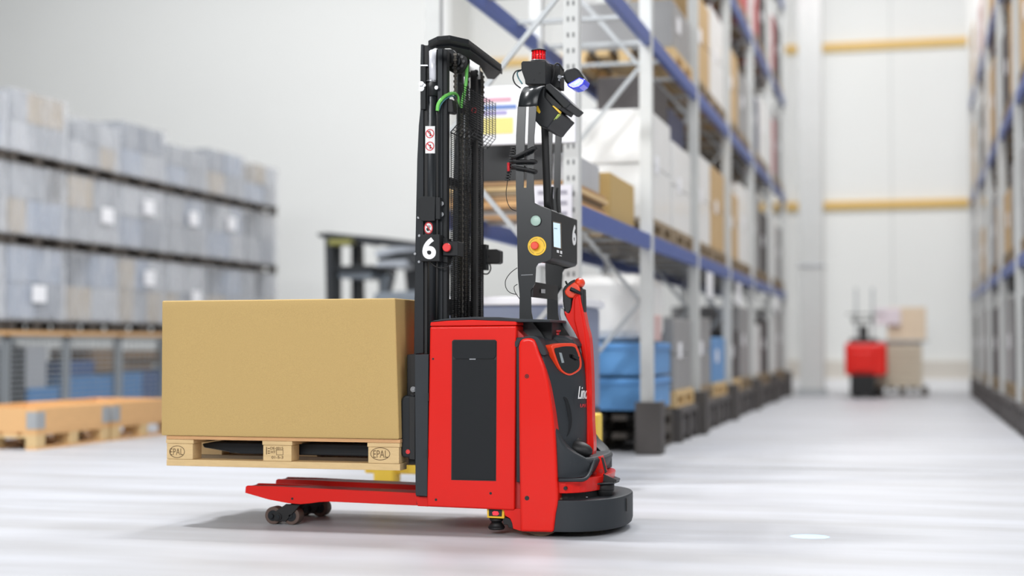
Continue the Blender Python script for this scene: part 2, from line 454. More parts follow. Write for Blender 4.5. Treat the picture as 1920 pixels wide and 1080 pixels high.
# --- straddle legs with their load wheels
def leg(dy, far):
    Y0 = 6.92 + dy
    bm = NB()
    side = [(459.5, 924), (460.5, 912.5), (464, 910.5), (520, 912), (576, 915), (781, 924.5), (783, 948), (617.5, 940.6), (598, 941.5), (580, 944), (563, 945.5), (540, 943.5), (503, 936.5)]
    pts = [atY(x, y, 6.92) + Vector((0, dy, 0)) for x, y in side]
    extr(bm, pts, (0, .012, 0))
    extr(bm, [p + Vector((0, .128, 0)) for p in pts], (0, .012, 0))
    L = obj('straddle_leg', bm, RED, TR, bevel=.002)
    # top plate sits a little below the side plates
    a = pts[1]; b = pts[4]; c = pts[5]
    bm = NB()
    def strip(p, q, z0, z1):
        extr(bm, [Vector((p.x, Y0 + .012, p.z + z0)), Vector((q.x, Y0 + .012, q.z + z0)), Vector((q.x, Y0 + .012, q.z + z1)), Vector((p.x, Y0 + .012, p.z + z1))], (0, .116, 0))
    strip(a, b, -.010, -.001); strip(b, c, -.010, -.001)
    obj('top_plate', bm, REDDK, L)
    h = atY(548, 935, 6.92) + Vector((0, dy, 0))
    bm = NB(); cyl(bm, h + Vector((0, -.0015, 0)), h + Vector((0, .002, 0)), .006, seg=14); obj('pin_hole', bm, BLACK, L)
    # wheel bogie
    w1 = atY(511, 963, 6.955) + Vector((0, dy, 0)); w2 = atY(545, 964, 6.955) + Vector((0, dy, 0))
    w1.z = w2.z = .0425
    bg = NB()
    piv = h + Vector((-.01, .03, -.03))
    mid = (w1 + w2) / 2
    for oy in (.0, .085):
        o_ = Vector((0, oy, 0))
        A = Vector((piv.x - .035, Y0 + .03, piv.z)); Bq = Vector((piv.x + .04, Y0 + .03, piv.z))
        C = Vector((mid.x + .02, Y0 + .03, mid.z - .028)); Dq = Vector((mid.x - .035, Y0 + .03, mid.z - .024))
        E = Vector((mid.x - .048, Y0 + .03, mid.z + .01))
        extr(bg, [A + o_, Bq + o_, C + o_, Dq + o_, E + o_], (0, .008, 0))
    cyl(bg, Vector((mid.x - .012, Y0 + .022, mid.z - .004)), Vector((mid.x - .012, Y0 + .13, mid.z - .004)), .016)
    BG = obj('wheel_bogie', bg, BLACK, TR, bevel=.001)
    for w in (w1, w2):
        bm = NB(); cyl(bm, (w.x, Y0 + .04, w.z), (w.x, Y0 + .105, w.z), .0425, seg=28)
        W_ = obj('load_wheel', bm, TREAD, TR, bevel=.004)
        bm = NB(); cyl(bm, (w.x, Y0 + .037, w.z), (w.x, Y0 + .108, w.z), .026, seg=20)
        cyl(bm, (w.x, Y0 + .03, w.z), (w.x, Y0 + .112, w.z), .009, seg=10)
        obj('hub', bm, STEEL, W_)
    bm = NB(); cyl(bm, (mid.x - .012, Y0 + .016, mid.z - .004), (mid.x - .012, Y0 + .024, mid.z - .004), .010, seg=12)
    cyl(bm, (w1.x, Y0 + .016, w1.z), (w1.x, Y0 + .03, w1.z), .010, seg=12)
    obj('axle_bolt', bm, STEEL, BG)
leg(0, False); leg(.37, True)
# cross member tying both legs to the chassis
P('leg_bridge', [(779, 931), (804, 931), (804, 950), (783, 949)], YC - .36, .72, RED, bevel=.002)

# --- forks running inside the pallet
zf0 = atY(531, 853, YP + .1).z; zf1 = atY(531, 831, YP + .1).z
xt = atY(374, 840, YP + .1).x; xh = atY(782, 850, YP + .1).x
for y0 in (YC - .275, YC + .105):
    bm = NB()
    prof = [(xt, zf1 - .012), (xt + .05, zf1 - .002), (xh, zf1), (xh, zf0 - .004), (xt + .2, zf0), (xt + .01, zf1 - .03)]
    extr(bm, [Vector((x, y0, z)) for x, z in prof], (0, .17, 0))
    F_ = obj('fork', bm, STEEL, TR, bevel=.006)
    bm = NB(); box(bm, xt + .15, xh - .02, y0 - .003, y0, zf0 + .004, zf0 + .012); obj('wear_strip', bm, STEEL, F_)
    bm = NB(); box(bm, xh - .004, xh + .05, y0 - .0, y0 + .17, zf0 - .004, zf1 + .42); obj('fork_heel', bm, BLACK, F_, bevel=.004)

# --- load carriage seen beside the pallet
P('carriage_plate', [(763, 665), (780, 663), (780, 870), (766, 870), (763, 745)], YN + .10, .60, BLACK, bevel=.003)
P('fork_carriage', [(751.5, 752), (754, 744), (760, 741), (777, 741), (777, 860), (754, 858), (751.5, 850)], YN + .03, .10, STEEL, bevel=.010, seg=4)
P('fork_carriage_shadow_gap', [(767, 744), (778, 744), (778, 862), (767, 861)], YN + .028, .09, BLACK, bevel=.002).name = 'carriage_shadow_gap'  # black strip standing in for the shaded gap beside the carriage
B('sensor_window', 761.5, 841, 768, 852, YN + .026, .004, BLACK, bevel=0)
bolt(765, 847, YN + .026, .007, REDBTN, name='load_sensor', dep=.003)
bolt(775, 730, YN + .09, .009, METAL)

# --- battery compartment
side = [(806, 612), (968, 610.5), (964.5, 957), (800, 950)]
P('body_shell', side, YN, .80, RED, bevel=.009, seg=4)
P('body_lid', [(807, 604.5), (840, 601.5), (885, 600), (966, 603), (968.5, 605), (968.5, 609.8), (806.3, 611.2)], YN, .80, RED, bevel=.004, label='red lid of the battery compartment')
P('top_cover', [(806.5, 604), (815, 600.5), (845, 596.5), (890, 594.2), (935, 594.5), (968, 598), (1030, 599), (1031, 604), (968, 604), (885, 600), (840, 601.5)], YN + .012, .776, COWL, bevel=.004, label='charcoal top cover')
P('grey_rear_deck', [(968, 598), (1035, 600), (1035, 640), (968, 640)], YN + .17, .46, DARK, bevel=.004).name = 'rear_deck'
# side bay: recess frame, flap and panel
fr = NB()
outer = [(847.5, 640), (850.5, 637), (928.5, 637), (931.5, 640), (930, 902), (846, 900)]
pr(fr, outer, YN - .0015, .004); obj('bay_frame', fr, BLACK, TR, bevel=0)
P('bay_flap', [(849, 641), (852, 638.5), (927, 638.5), (930, 641), (929.8, 667), (925.5, 673), (854, 673), (849, 667)], YN - .007, .006, PANEL, bevel=.002, label='dark grey top flap of the side bay')
PNL = P('bay_panel', [(849.5, 674.5), (929, 674.5), (928, 900), (848, 898.3)], YN - .005, .004, PANEL, bevel=.0015)
B('latch', 880, 672.3, 892, 674.5, YN - .0085, .004, METAL, PNL, bevel=.0005)
for p in ((812, 673), (817.5, 937), (920, 925)):
    r = .0062 if p[1] > 700 else .005
    bm = NB(); c = atY(p[0], p[1], YN); cyl(bm, c + Vector((0, -.001, 0)), c + Vector((0, .003, 0)), r, seg=14); obj('screw_hole', bm, BLACK, TR)
B('edge_clip', 801, 737, 803.5, 752, YN - .001, .01, BLACK, bevel=0); B('edge_clip', 799.5, 842, 802, 858, YN - .001, .01, BLACK, bevel=0)
# shadowed gap and chassis web between compartment and drive unit
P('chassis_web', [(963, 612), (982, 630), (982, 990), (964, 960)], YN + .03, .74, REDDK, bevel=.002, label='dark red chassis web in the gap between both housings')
P('chassis_foot', [(944, 954), (978, 954), (978, 996), (962, 991.5), (960, 980), (956, 972), (947, 967)], YN + .012, .10, RED, bevel=.002)
B('gap_hinge', 968.5, 640, 971, 698, YN + .004, .03, BLACK, bevel=.001)

# --- under-body scanner
SCN = P('side_scanner', [(913, 953), (945.5, 954.5), (945.5, 972.5), (913, 971)], YN + .03, .09, YEL, bevel=.003, label='yellow framed side scanner')
P('scanner_window', [(916.5, 953), (941, 954), (940.5, 968.5), (916.5, 967.5)], YN + .027, .01, BLACK, SCN, bevel=.001)
P('scanner_light', [(923, 960.5), (926, 958.5), (933, 959), (935.5, 964), (932, 966.5), (924, 966)], YN + .024, .005, mat('red_led', (230, 30, 50), .3, emit=(255, 50, 60), estr=.8), SCN, bevel=.001)
c = atY(931, 972, YN + .07)
bm = NB(); cyl(bm, c, c - Vector((0, 0, .014)), .034, .026); cyl(bm, c - Vector((0, 0, .014)), c - Vector((0, 0, .04)), .022, .04); cyl(bm, c - Vector((0, 0, .04)), c - Vector((0, 0, .05)), .04, .034)
obj('scanner_foot', bm, BLACK, TR)
P('scanner_bracket', [(942, 969), (955, 972), (961, 980), (962, 991), (953, 989), (952, 984), (944, 984)], YN + .04, .05, BLACK, bevel=.002)

# --- drive unit: red flank shells
shell = [(975, 997), (972.5, 800), (972, 650), (974, 641), (979, 636), (990, 634), (999, 636), (1004, 643), (1012, 666), (1022, 693), (1030, 729), (1037, 781), (1041, 829), (1044, 896), (1045.5, 936), (1041, 964), (1037, 998.5)]
shell = shell[:3] + sm2(shell[3:-1], 3, False) + shell[-1:]
P('flank_shell', shell, YN - .02, .13, REDP, bevel=.012, seg=4)
bm = NB(); extr(bm, [atY(x, y, YN - .02) + Vector((0, .71, 0)) for x, y in shell], (0, .13, 0)); obj('flank_shell', bm, REDP, TR, bevel=.012)
bm = NB(); c = atY(988, 705.5, YN - .02); ring(bm, c + Vector((0, .001, 0)), (0, -1, 0), .0095, .0065, .003, 18); cyl(bm, c, c + Vector((0, -.0025, 0)), .004, seg=6); obj('screw', bm, BLACK, TR)
bm = NB(); c = atY(988, 934, YN - .021); cyl(bm, c + Vector((0, .003, 0)), c + Vector((0, -.001, 0)), .0105, seg=20); obj('screw_hole', bm, BLACK, TR)

# --- charcoal cowl: lofted upper part
secs = []
XB = atY(968, 700, YN).x
for (py, xe, xf) in ((633, 1000, 1040), (637, 1008, 1056), (645, 1016, 1070), (660, 1025, 1083), (680, 1031, 1089), (705, 1036, 1092), (740, 1040, 1094), (790, 1043, 1095), (830, 1043, 1094), (860, 1044, 1092), (896, 1046, 1092)):
    pe = atY(xe, py, YN + .05); pf = atY(xf, py, YN + .30); z = pf.z
    ne = Vector((pe.x - .035, YN + .0, z)); n2 = Vector((pe.x - .012, YN + .012, z)); n3 = Vector((pe.x, YN + .05, z))
    q = [Vector((XB, YN + .0, z)), ne, n2, n3]
    f1 = Vector((pf.x, YN + .30, z)); mid = n3.lerp(f1, .5) + Vector((.008, -.006, 0))
    q += [mid, f1, Vector((f1.x + .004, YC, z))]
    q += [Vector((v.x, 2 * YC - v.y, v.z)) for v in reversed(q[:-1])]
    secs.append(q)
bm = NB(); loft(bm, secs); obj('front_cowl', bm, COWL, TR, bevel=.004)
# crown around the top of the red shell
P('cowl_crown', sm2([(966, 650), (966, 640), (973, 635), (988, 630.5), (1002, 630.5), (1010, 635), (1018, 648), (1024, 664), (1014, 664), (1003, 641), (990, 636), (976, 639), (971, 650)], 3), YN - .004, .10, COWL, bevel=.006, seg=3)
bm = NB(); extr(bm, [atY(x, y, YC - .2) for x, y in ((1006, 650), (1012, 638), (1025, 631), (1042, 628), (1060, 630), (1072, 636), (1080, 650))], (0, .4, 0)); obj('cowl_dome', bm, COWL, TR, bevel=.03, seg=5)
# display panel set in the slanted front of the cowl
A_ = atY(1028, 670, YN + .05); B_ = atY(1088, 670, YN + .30)
nrm = Vector((B_.y - A_.y, -(B_.x - A_.x), 0)).normalized()
A1 = A_ + nrm * .026; B1 = B_ + nrm * .026
bz = sm2([(1035, 649), (1043, 646), (1058, 643.5), (1078, 644.5), (1084, 653), (1089, 668), (1091, 680), (1089, 692), (1078, 701), (1067, 704), (1055, 698), (1047, 686), (1038.5, 664)])
cx = sum(p[0] for p in bz) / len(bz); cy_ = sum(p[1] for p in bz) / len(bz)
def onp(x, y, k=0): return atP(x, y, A1 + nrm * k, B1 + nrm * k)
bm = NB(); extr(bm, [onp(x, y) for x, y in bz], -nrm * .045); BZ = obj('display_bezel', bm, ORANGE, TR, bevel=.003, label='orange-red ring framing the operator display')
inn = [(cx + (x - cx) * .84, cy_ + (y - cy_) * .84 + 1.5) for x, y in bz]
bm = NB(); extr(bm, [onp(x, y, .002) for x, y in inn], -nrm * .03); obj('display_glass', bm, BLKGLOSS, BZ)
bm = NB(); extr(bm, [onp(x, y, .003) for x, y in ((1048.5, 661), (1053, 661.5), (1058, 680), (1053.5, 680.5))], -nrm * .004); obj('display_readout', bm, mat('lcd_grey', (150, 158, 160), .4), BZ)
bm = NB(); extr(bm, [onp(x, y, .004) for x, y in ((1072, 664), (1083, 669), (1082, 676), (1073, 671))], nrm * .012); obj('key_switch', bm, BLACK, BZ, bevel=.002)
XLET = atY(1091, 736, YN + .27).x + .004
bm = fit_text('Linde', 1084, 1106, 724, 748, lambda x, y: atX(x, y, XLET), offset=.0, shear=.4, depth=.001); obj('maker_lettering', bm, WHITE, TR)
bm = fit_text('L-MATIC', 1088.5, 1106, 757, 764, lambda x, y: atX(x, y, XLET), offset=.0, depth=.001); obj('model_lettering', bm, SCRRED, TR)
# side grip groove in the cowl
bm = NB(); tube(bm, [atP(1055, 745, A1, B1), atP(1060, 752, A1, B1), atP(1064, 770, A1, B1), atP(1066, 790, A1, B1), atP(1064, 808, A1, B1), atP(1058, 822, A1, B1)], lambda s: .004 + .014 * math.sin(PI * min(1, s * .9 + .05)))
obj('cowl_handhold', bm, PANEL, TR)
# emergency lowering knob
c = atY(1042, 632, YC - .12)
bm = NB(); cyl(bm, c, c + Vector((0, 0, .02)), .014, .017); cyl(bm, c + Vector((0, 0, .02)), c + Vector((0, 0, .03)), .017, .025); cyl(bm, c + Vector((0, 0, .03)), c + Vector((0, 0, .033)), .025)
obj('red_knob', bm, mat('knob_red', (196, 40, 42), .35), TR)

# --- lower cowl: rounded in plan
def plan(Xb, Xc, A, Bh, z, n=18, p=2.3):
    q = [Vector((Xb, YC - Bh, z))]
    for i in range(n + 1):
        a = -PI / 2 + PI * i / n
        ca, sa = math.cos(a), math.sin(a)
        q.append(Vector((Xc + A * abs(ca) ** (2 / p), YC + Bh * math.copysign(abs(sa) ** (2 / p), sa), z)))
    q.append(Vector((Xb, YC + Bh, z)))
    return q
XL = atY(1043, 880, YN).x
zl = lambda y: atY(1060, y, YN).z
bm = NB()
loft(bm, [plan(XL - .1, XL, A, .395, zl(y)) for y, A in ((897, .125), (890, .140), (878, .155), (868, .165), (862, .150))], smooth=False)
obj('lower_cowl', bm, COWL, TR, bevel=.005)
# side cheeks rising towards the flanks
CURVE = [(1034, 801), (1040, 801), (1044, 807), (1048, 818), (1054, 830), (1062, 840), (1075, 849), (1089, 856), (1099, 861), (1105, 865), (1108, 869)]
AL, BL_, PL = .165, .395, 2.3
for sgn in (-1, 1):
    bm = NB(); secs = []
    for x, y in CURVE:
        Y = YN
        for _ in range(6):
            p = atY(x, y, Y)
            k = min(.985, max(0, (p.x - XL) / AL))
            Y = YC - BL_ * (1 - k ** PL) ** (1 / PL)
        Yo, Yi = YC - Y, max(.02, YC - Y - .15)
        zb_ = zl(897)
        secs.append([Vector((p.x, YC + sgn * Yo, zb_)), Vector((p.x, YC + sgn * Yo, p.z - .012)), Vector((p.x, YC + sgn * (Yo - .012), p.z)), Vector((p.x - .01, YC + sgn * Yi, p.z - .01)), Vector((p.x - .01, YC + sgn * Yi, zb_))])
    loft(bm, secs)
    obj('cowl_cheek', bm, COWL, TR, bevel=.003, seg=2)
# red bracket band, rounded in plan, and the upright tongue at its centre
bm = NB()
loft(bm, [plan(XL - .08, XL, A, .385, z) for z, A in ((zl(926), .17), (zl(899), .18))], smooth=False)
obj('front_bracket', bm, RED, TR, bevel=.003)
P('front_bracket', [(1093, 900), (1103, 888), (1112, 862), (1120, 857), (1126, 855), (1134, 884), (1131, 890), (1112, 916), (1093, 920)], YC - .16, .07, RED, bevel=.004)
P('bracket_edge', [(1127, 858), (1130, 858), (1137, 885), (1134, 888)], YC - .162, .02, BLACK, bevel=.001)
bm = NB(); tube(bm, [atY(1048, 900, YN), atY(1075, 900, YN - .005), atY(1095, 899, YN + .02), atY(1104, 890, YN + .08), atY(1110, 875, YN + .14), atY(1114, 863, YN + .18)], .009, k=8)
obj('bumper_strip', bm, COWL, TR)
c = atY(1060, 915.5, YN + .012)
bm = NB(); cyl(bm, c + Vector((0, -.003, 0)), c + Vector((0, .01, 0)), .0085, seg=16); obj('screw_hole', bm, BLACK, TR)
for p in ((1115, 888), (1127, 883)):
    bolt(p[0], p[1], YC - .163, .007, REDDK)
# dark laser gap and the rounded bumper skirt
XK = atY(1043, 960, YN).x
zk = lambda y: atY(1060, y, YN).z
bm = NB(); loft(bm, [plan(XK - .1, XK, .16, .33, z) for z in (zk(942), zk(922))], smooth=False); obj('scanner_gap', bm, BLACK, TR)
bm = NB(); loft(bm, [plan(XK - .02, XK, A, .405, z) for z, A in ((zk(998), .262), (zk(990), .268), (zk(941), .268), (zk(938.5), .262))], smooth=False)
bmp = obj('bumper_skirt', bm, COWL, TR, bevel=.004)
for f in bmp.data.polygons: f.use_smooth = abs(f.normal.z) < .5
md = bmp.modifiers.new('ws', 'WEIGHTED_NORMAL')
bm = NB()
for i in (13.2,):
    q = plan(XK, XK, .268, .405, zk(960), n=18)
    p = Vector((XK + .268 * .985, YC - .09, zk(957))); box(bm, p.x - .004, p.x + .006, p.y, p.y + .02, p.z - .03, p.z + .03)
obj('skirt_slot', bm, BLACK, bmp)
bolt_c = atY(1100, 933, YN + .08)
bm = NB(); cyl(bm, bolt_c, bolt_c + Vector((0, 0, .004)), .006, seg=10); obj('bolt', bm, METAL, TR)
# front laser scanner under its step plate
c = atY(1132, 914, YC - .13)
ST = NB()
cyl(ST, c + Vector((0, 0, -.045)), c + Vector((0, 0, -.01)), .036, .048, seg=26)
cyl(ST, c + Vector((0, 0, -.01)), c + Vector((0, 0, .018)), .05, .05, seg=26)
cyl(ST, c + Vector((0, 0, -.05)), c + Vector((0, 0, -.045)), .05, .05, seg=26)
SCF = obj('front_scanner', ST, BLACK, TR, bevel=.002)
zz_ = c.z + .02
bm = NB()
pl = [atZ(x, y, zz_) for x, y in ((1112, 905), (1116, 909), (1150, 908), (1161, 904), (1163, 899), (1152, 895), (1120, 896))]
extr(bm, pl, (0, 0, .007)); obj('step_plate', bm, STEEL, TR, bevel=.002)
for yo in (-.0, .045):
    P('plate_rib', [(1122, 886.5), (1130, 888), (1156, 899.5), (1155, 904), (1122, 903)], YC - .15 + yo, .006, BLACK, bevel=.001)

# --- tiller
TY = YC - .035
arm = [(1074, 560), (1078, 551), (1087, 551), (1090, 567), (1095.5, 591), (1099, 610), (1105, 634), (1108, 674), (1109.5, 718), (1110.5, 790), (1113, 829), (1112, 852), (1106, 856), (1096, 850), (1094, 800), (1093.5, 748), (1092, 690), (1090, 660), (1083, 634), (1070, 612), (1062, 596), (1058, 583), (1066, 588), (1071, 578)]
arm = sm2(arm, 3)
ARM = P('tiller_arm', arm, TY, .075, REDP, bevel=.012, seg=4)
P('tiller_arm_crest', [(1076, 562), (1080, 554), (1085, 554), (1091, 590), (1097, 625), (1102, 680), (1103, 740), (1104, 835), (1099, 835), (1098, 740), (1095, 680), (1086, 640), (1076, 600)], TY - .006, .03, REDP, ARM, bevel=.006, seg=3).name = 'arm_crest'
P('arm_trim', [(1049, 590), (1050, 577), (1057, 579), (1059, 590), (1065, 602), (1076, 620), (1086, 640), (1090.5, 660), (1092.5, 690), (1090, 688), (1087, 668), (1080, 648), (1066, 628), (1055, 612)], TY + .0, .06, METAL, bevel=.003, label='bright metal trim along the tiller')
P('grip_housing', [(1054.5, 545), (1058, 537), (1068, 528), (1077, 523.5), (1084, 527), (1088, 541), (1094, 541.5), (1095, 580), (1094, 591), (1090, 580), (1088, 560), (1072, 560), (1071, 580), (1064, 593), (1058, 583), (1055, 565)], TY + .004, .065, BLACK, ARM, bevel=.008, seg=3)
P('tiller_head', [(1058, 546), (1064, 538), (1076, 529), (1083, 532), (1087, 541), (1087, 550), (1078, 553), (1074, 559), (1066, 558), (1060, 552)], TY - .012, .02, ORANGE, ARM, bevel=.006, seg=3, label='orange-red side cap of the tiller head')
c = atY(1087, 530.5, YC)
bm = NB(); ellipsoid(bm, c, .024, .05, .025); obj('belly_button', bm, ORANGE, ARM, label='orange-red safety button at the tiller tip')
bm = NB(); a = atY(1070, 541.5, TY - .03); b = atY(1085, 549, TY - .03)
tube(bm, [a, a.lerp(b, .6), b + Vector((0, .02, 0))], lambda s: .011 - .003 * s, k=4); obj('thumb_switch', bm, STEEL, ARM)
bm = NB(); cyl(bm, atY(1063, 533, TY + .02), atY(1060.5, 527, TY + .02), .005, seg=10); obj('switch_pin', bm, BLACK, ARM)
bm = NB(); ellipsoid(bm, atY(1086, 842, YC - .18), .066, .05, .037, Matrix.Rotation(math.radians(14), 3, 'Y')); ellipsoid(bm, atY(1076, 832, YC - .15), .045, .04, .034)
PVT = obj('tiller_pivot', bm, BLACK, TR)

# --- mast
YM = YC - .30                     # near face of the mast
P('mast_foot_cover', [(777.5, 664.5), (803.5, 664.5), (801, 931), (779, 929)], YN + .006, .05, COWL, bevel=.002, label='grey sheet cover over the mast foot')
P('mast_crossfoot', [(780, 860), (803, 860), (803, 948), (781, 946)], YN + .06, .68, STEEL, bevel=.002)
for k, (yo, dep) in enumerate(((0, .055), (.60, .055))):
    def sh(px, Y, d, name, m, bevel=.002, label=None):
        bm = NB(); extr(bm, [atY(x, y, Y) + Vector((0, yo, 0)) for x, y in px], (0, d, 0)); return obj(name, bm, m, TR, bevel=bevel, label=label)
    sh([(789, 83), (794, 83), (794, 662), (776, 664), (777, 560), (779, 440), (782, 300), (785, 235), (788, 205), (788, 122)], YM, .05, 'outer_mast_rail', STEEL)
    sh([(794, 84.5), (803, 85), (803, 664), (794, 664)], YM + .012, .04, 'outer_mast_web', BLACK)
    sh([(820, 88), (829.5, 88), (829.5, 604), (820, 604)], YM + .0, .05, 'inner_mast_rail', STEEL)
    sh([(829.5, 92), (838, 92), (838, 604), (829.5, 604)], YM + .012, .045, 'inner_mast_web', DARK)
    sh([(816, 92), (820, 92), (820, 640), (816, 640)], YM + .02, .03, 'inner_mast_flange', BLACK)
sh = None
B('rail_cap', 788, 122.5, 798, 205, YM - .008, .008, DARK, bevel=.002)
B('rail_cap_lip', 788, 121, 802, 124, YM - .012, .01, METAL, bevel=.001)
# hydraulic cylinders, near and far
def vcyl(x0, x1, y0, y1, Y, name, m, dy=0, label=None):
    a = atY(x0, y0, Y); b = atY(x1, y0, Y); r = (b.x - a.x) / 2
    zt = a.z; zb_ = atY((x0 + x1) / 2, y1, Y).z
    bm = NB(); cyl(bm, (a.x + r, Y + dy + r, zb_), (a.x + r, Y + dy + r, zt), r, seg=28)
    return obj(name, bm, m, TR, label=label)
for dy in (0, .57):
    vcyl(802.5, 816, 90, 158, YM - .01, 'piston_rod', CHROME, dy, 'pale chromed piston rod')
    vcyl(799.5, 818.5, 153.5, 179, YM - .018, 'cylinder_collar', DARK, dy)
    vcyl(799.5, 816.5, 178, 664, YM - .014, 'lift_cylinder', STEEL, dy)
    bm = NB(); c = atY(809, 153, YM + .01); ring(bm, c + Vector((0, dy, 0)), (0, 0, 1), .026, .02, .004, 24); obj('collar_ring', bm, METAL, TR)
bolt(790.5, 158, YM - .008, .009, METAL); bolt(790.5, 166, YM - .008, .009, METAL); bolt(796, 160, YM - .008, .005, METAL)
bolt(818.5, 164.5, YM - .02, .006, METAL)
# clamp bracket on the cylinder and its bolts
P('cylinder_clamp', [(783, 372), (791, 368), (816, 369), (815, 414), (790, 414), (783, 405), (787, 390)], YM - .04, .03, DARK, bevel=.002)
B('cylinder_clamp', 816.5, 370, 825, 411, YM - .035, .035, DARK, bevel=.002)
bolt(827.5, 382, YM - .004, .008, METAL); bolt(827.5, 402, YM - .004, .008, METAL)
# head guard: bent plate in plan
zt = 2.262
hp = [(803, 84.5), (820, 76.5), (843, 74.5), (879, 82.5), (940.5, 128.5), (939, 138), (928, 149), (913, 148), (899, 124), (870, 105), (858, 98.5), (843, 91), (820, 91.5), (804, 89)]
bm = NB(); extr(bm, [atZ(x, y, zt) for x, y in hp], (0, 0, .022)); HG = obj('head_guard', bm, DARK, TR, bevel=.004)
bm = NB(); rim = [atZ(x, y, zt + .02) for x, y in hp[:5]]
for a, b in zip(rim, rim[1:]):
    n_ = (b - a).normalized().cross(Vector((0, 0, 1)))
    extr(bm, [a, b, b + Vector((0, 0, -.03)), a + Vector((0, 0, -.03))], n_ * .004)
obj('guard_rim', bm, STEEL, HG, bevel=.001)
# cross bars between near and far uprights
for (x0, y0, x1, y1, dz) in ((818, 96, 838, 112, 0), (818, 560, 838, 590, 0), (818, 330, 836, 345, 0)):
    a = atY(x0, y0, YM + .05); b = atY(x1, y1, YM + .05)
    bm = NB(); box(bm, a.x, b.x, YM + .05, YM + .55, b.z, a.z); obj('mast_crossbar', bm, BLACK, TR, bevel=.003)
# hose pulley
c = atY(857, 116, YM + .16); r = 21.5 * (c - CAM).length / FPX
bm = NB(); cyl(bm, c, c + Vector((0, .03, 0)), r, seg=40); ring(bm, c + Vector((0, -.004, 0)), (0, -1, 0), r, r * .82, .006, 40)
PUL = obj('hose_pulley', bm, BLACK, TR)
bm = NB()
for i in range(9):
    a = 2 * PI * i / 9; p = c + Vector((math.cos(a) * r * .62, -.002, math.sin(a) * r * .62)); cyl(bm, p, p + Vector((0, -.003, 0)), .0075, seg=10)
obj('pulley_hole', bm, mat('hole_pale', (96, 96, 96), .6), PUL)
bm = NB(); cyl(bm, c + Vector((0, -.02, 0)), c, .022, seg=16); obj('pulley_hub', bm, STEEL, PUL)
P('pulley_bracket', [(828, 92), (848, 92), (856, 100), (858, 108), (850, 118), (838, 118), (834, 108)], YM + .12, .03, DARK, bevel=.003)
# chains: alternating plates
def chain(px, y0, y1, Y, m=CHAIN, w=.008):
    a = atY(px, y0, Y); b = atY(px, y1, Y); n = int((a.z - b.z) / .013)
    bm = NB()
    for i in range(n):
        z = a.z - i * .013; q = .6 if i % 2 else 1
        box(bm, a.x - w * q, a.x + w * q, Y - .008 * q, Y + .008 * q, z - .012, z - .001)
    return obj('lift_chain', bm, m, TR, kind='stuff')
chain(854, 100, 206, YM + .12); chain(836, 106, 560, YM + .10, w=.006)
chain(876, 132, 590, YM + .40); chain(905, 142, 220, YM + .50); chain(866, 212, 590, YM + .22)
# green hoses
bm = NB(); tube(bm, [atY(836, 110, YM + .13), atY(836.5, 150, YM + .13), atY(836.5, 300, YM + .13), atY(833, 590, YM + .13)], .007, k=3); obj('hose', bm, GREENH, TR, label='green hose running down behind the near mast rail')
bm = NB(); tube(bm, [atY(862, 96, YM + .17), atY(870, 99, YM + .17), atY(875.5, 109, YM + .17), atY(874, 150, YM + .17), atY(869, 182, YM + .17), atY(864, 201, YM + .17)], .0085, k=6); obj('hose', bm, GREENH, TR, label='green hose looped over the pulley')
bm = NB(); tube(bm, [atY(820, 208, YM - .03), atY(821.5, 196, YM - .03), atY(828, 186, YM - .02), atY(838, 178, YM + .02), atY(849, 175, YM + .08), atY(856, 178, YM + .13), atY(862, 192, YM + .15), atY(866, 202, YM + .16)], .0085, k=6); obj('hose', bm, GREENH, TR, label='green hose bent across the inner mast')
bm = NB(); tube(bm, [atY(823, 206, YM - .02), atY(826, 197, YM - .02), atY(834, 187, YM), atY(846, 180, YM + .06), atY(855, 183, YM + .13)], .004, k=6); obj('cable', bm, TEALH, TR)
bm = NB(); tube(bm, [atY(838.5, 118, YM + .12), atY(838.5, 200, YM + .12), atY(838, 420, YM + .12), atY(836, 590, YM + .12)], .003, k=3); obj('cable', bm, TEALH, TR)
bm = NB(); tube(bm, [atY(820, 207, YM - .03), atY(820, 300, YM - .025), atY(819.5, 600, YM - .02)], .006, k=3); obj('hose', bm, BLACK, TR)
P('hose_clamp_block', [(831, 188), (836, 185), (848, 186), (850, 209), (846, 212), (832, 210)], YM + .03, .07, BLACK, bevel=.005)
P('guard_bracket', [(875, 101), (899, 124), (899, 147), (893, 148), (884, 136), (876, 133)], YM + .44, .02, mat('bracket_zinc', (196, 197, 196), .4, metal=.4), bevel=.001, label='pale zinc bracket under the head guard')
bolt(893, 134.5, YM + .44, .007, STEEL); bolt(893, 141.5, YM + .44, .007, STEEL)
# centre cylinder and dark inner rails seen through the guard
for (x0, x1, Y) in ((858, 866, .26), (882, 893, .42)):
    a = atY(x0, 132, YM + Y); b = atY(x1, 132, YM + Y); z0 = .98
    bm = NB(); box(bm, a.x, b.x, YM + Y, YM + Y + .04, z0, a.z); obj('free_lift_rail', bm, BLACK, TR, bevel=.003)
# wire mesh guard on the operator side
Xm = atY(840, 400, YM + .03).x + .012
Xo = atY(861, 200, YM + .03).x + .004
y0, y1 = YM + .03, YM + .60
bm = NB(); rw = .0019
zt0 = atX(841, 246, Xm).z; zlow = 1.0
z = zlow
while z < zt0:
    wire(bm, (Xm, y0, z), (Xm, y1, z), rw * .9); z += .0092
ny = 10
for i in range(ny + 1):
    y = y0 + (y1 - y0) * i / ny
    wire(bm, (Xm + .003, y, zlow), (Xm + .003, y, zt0), rw * 1.2)
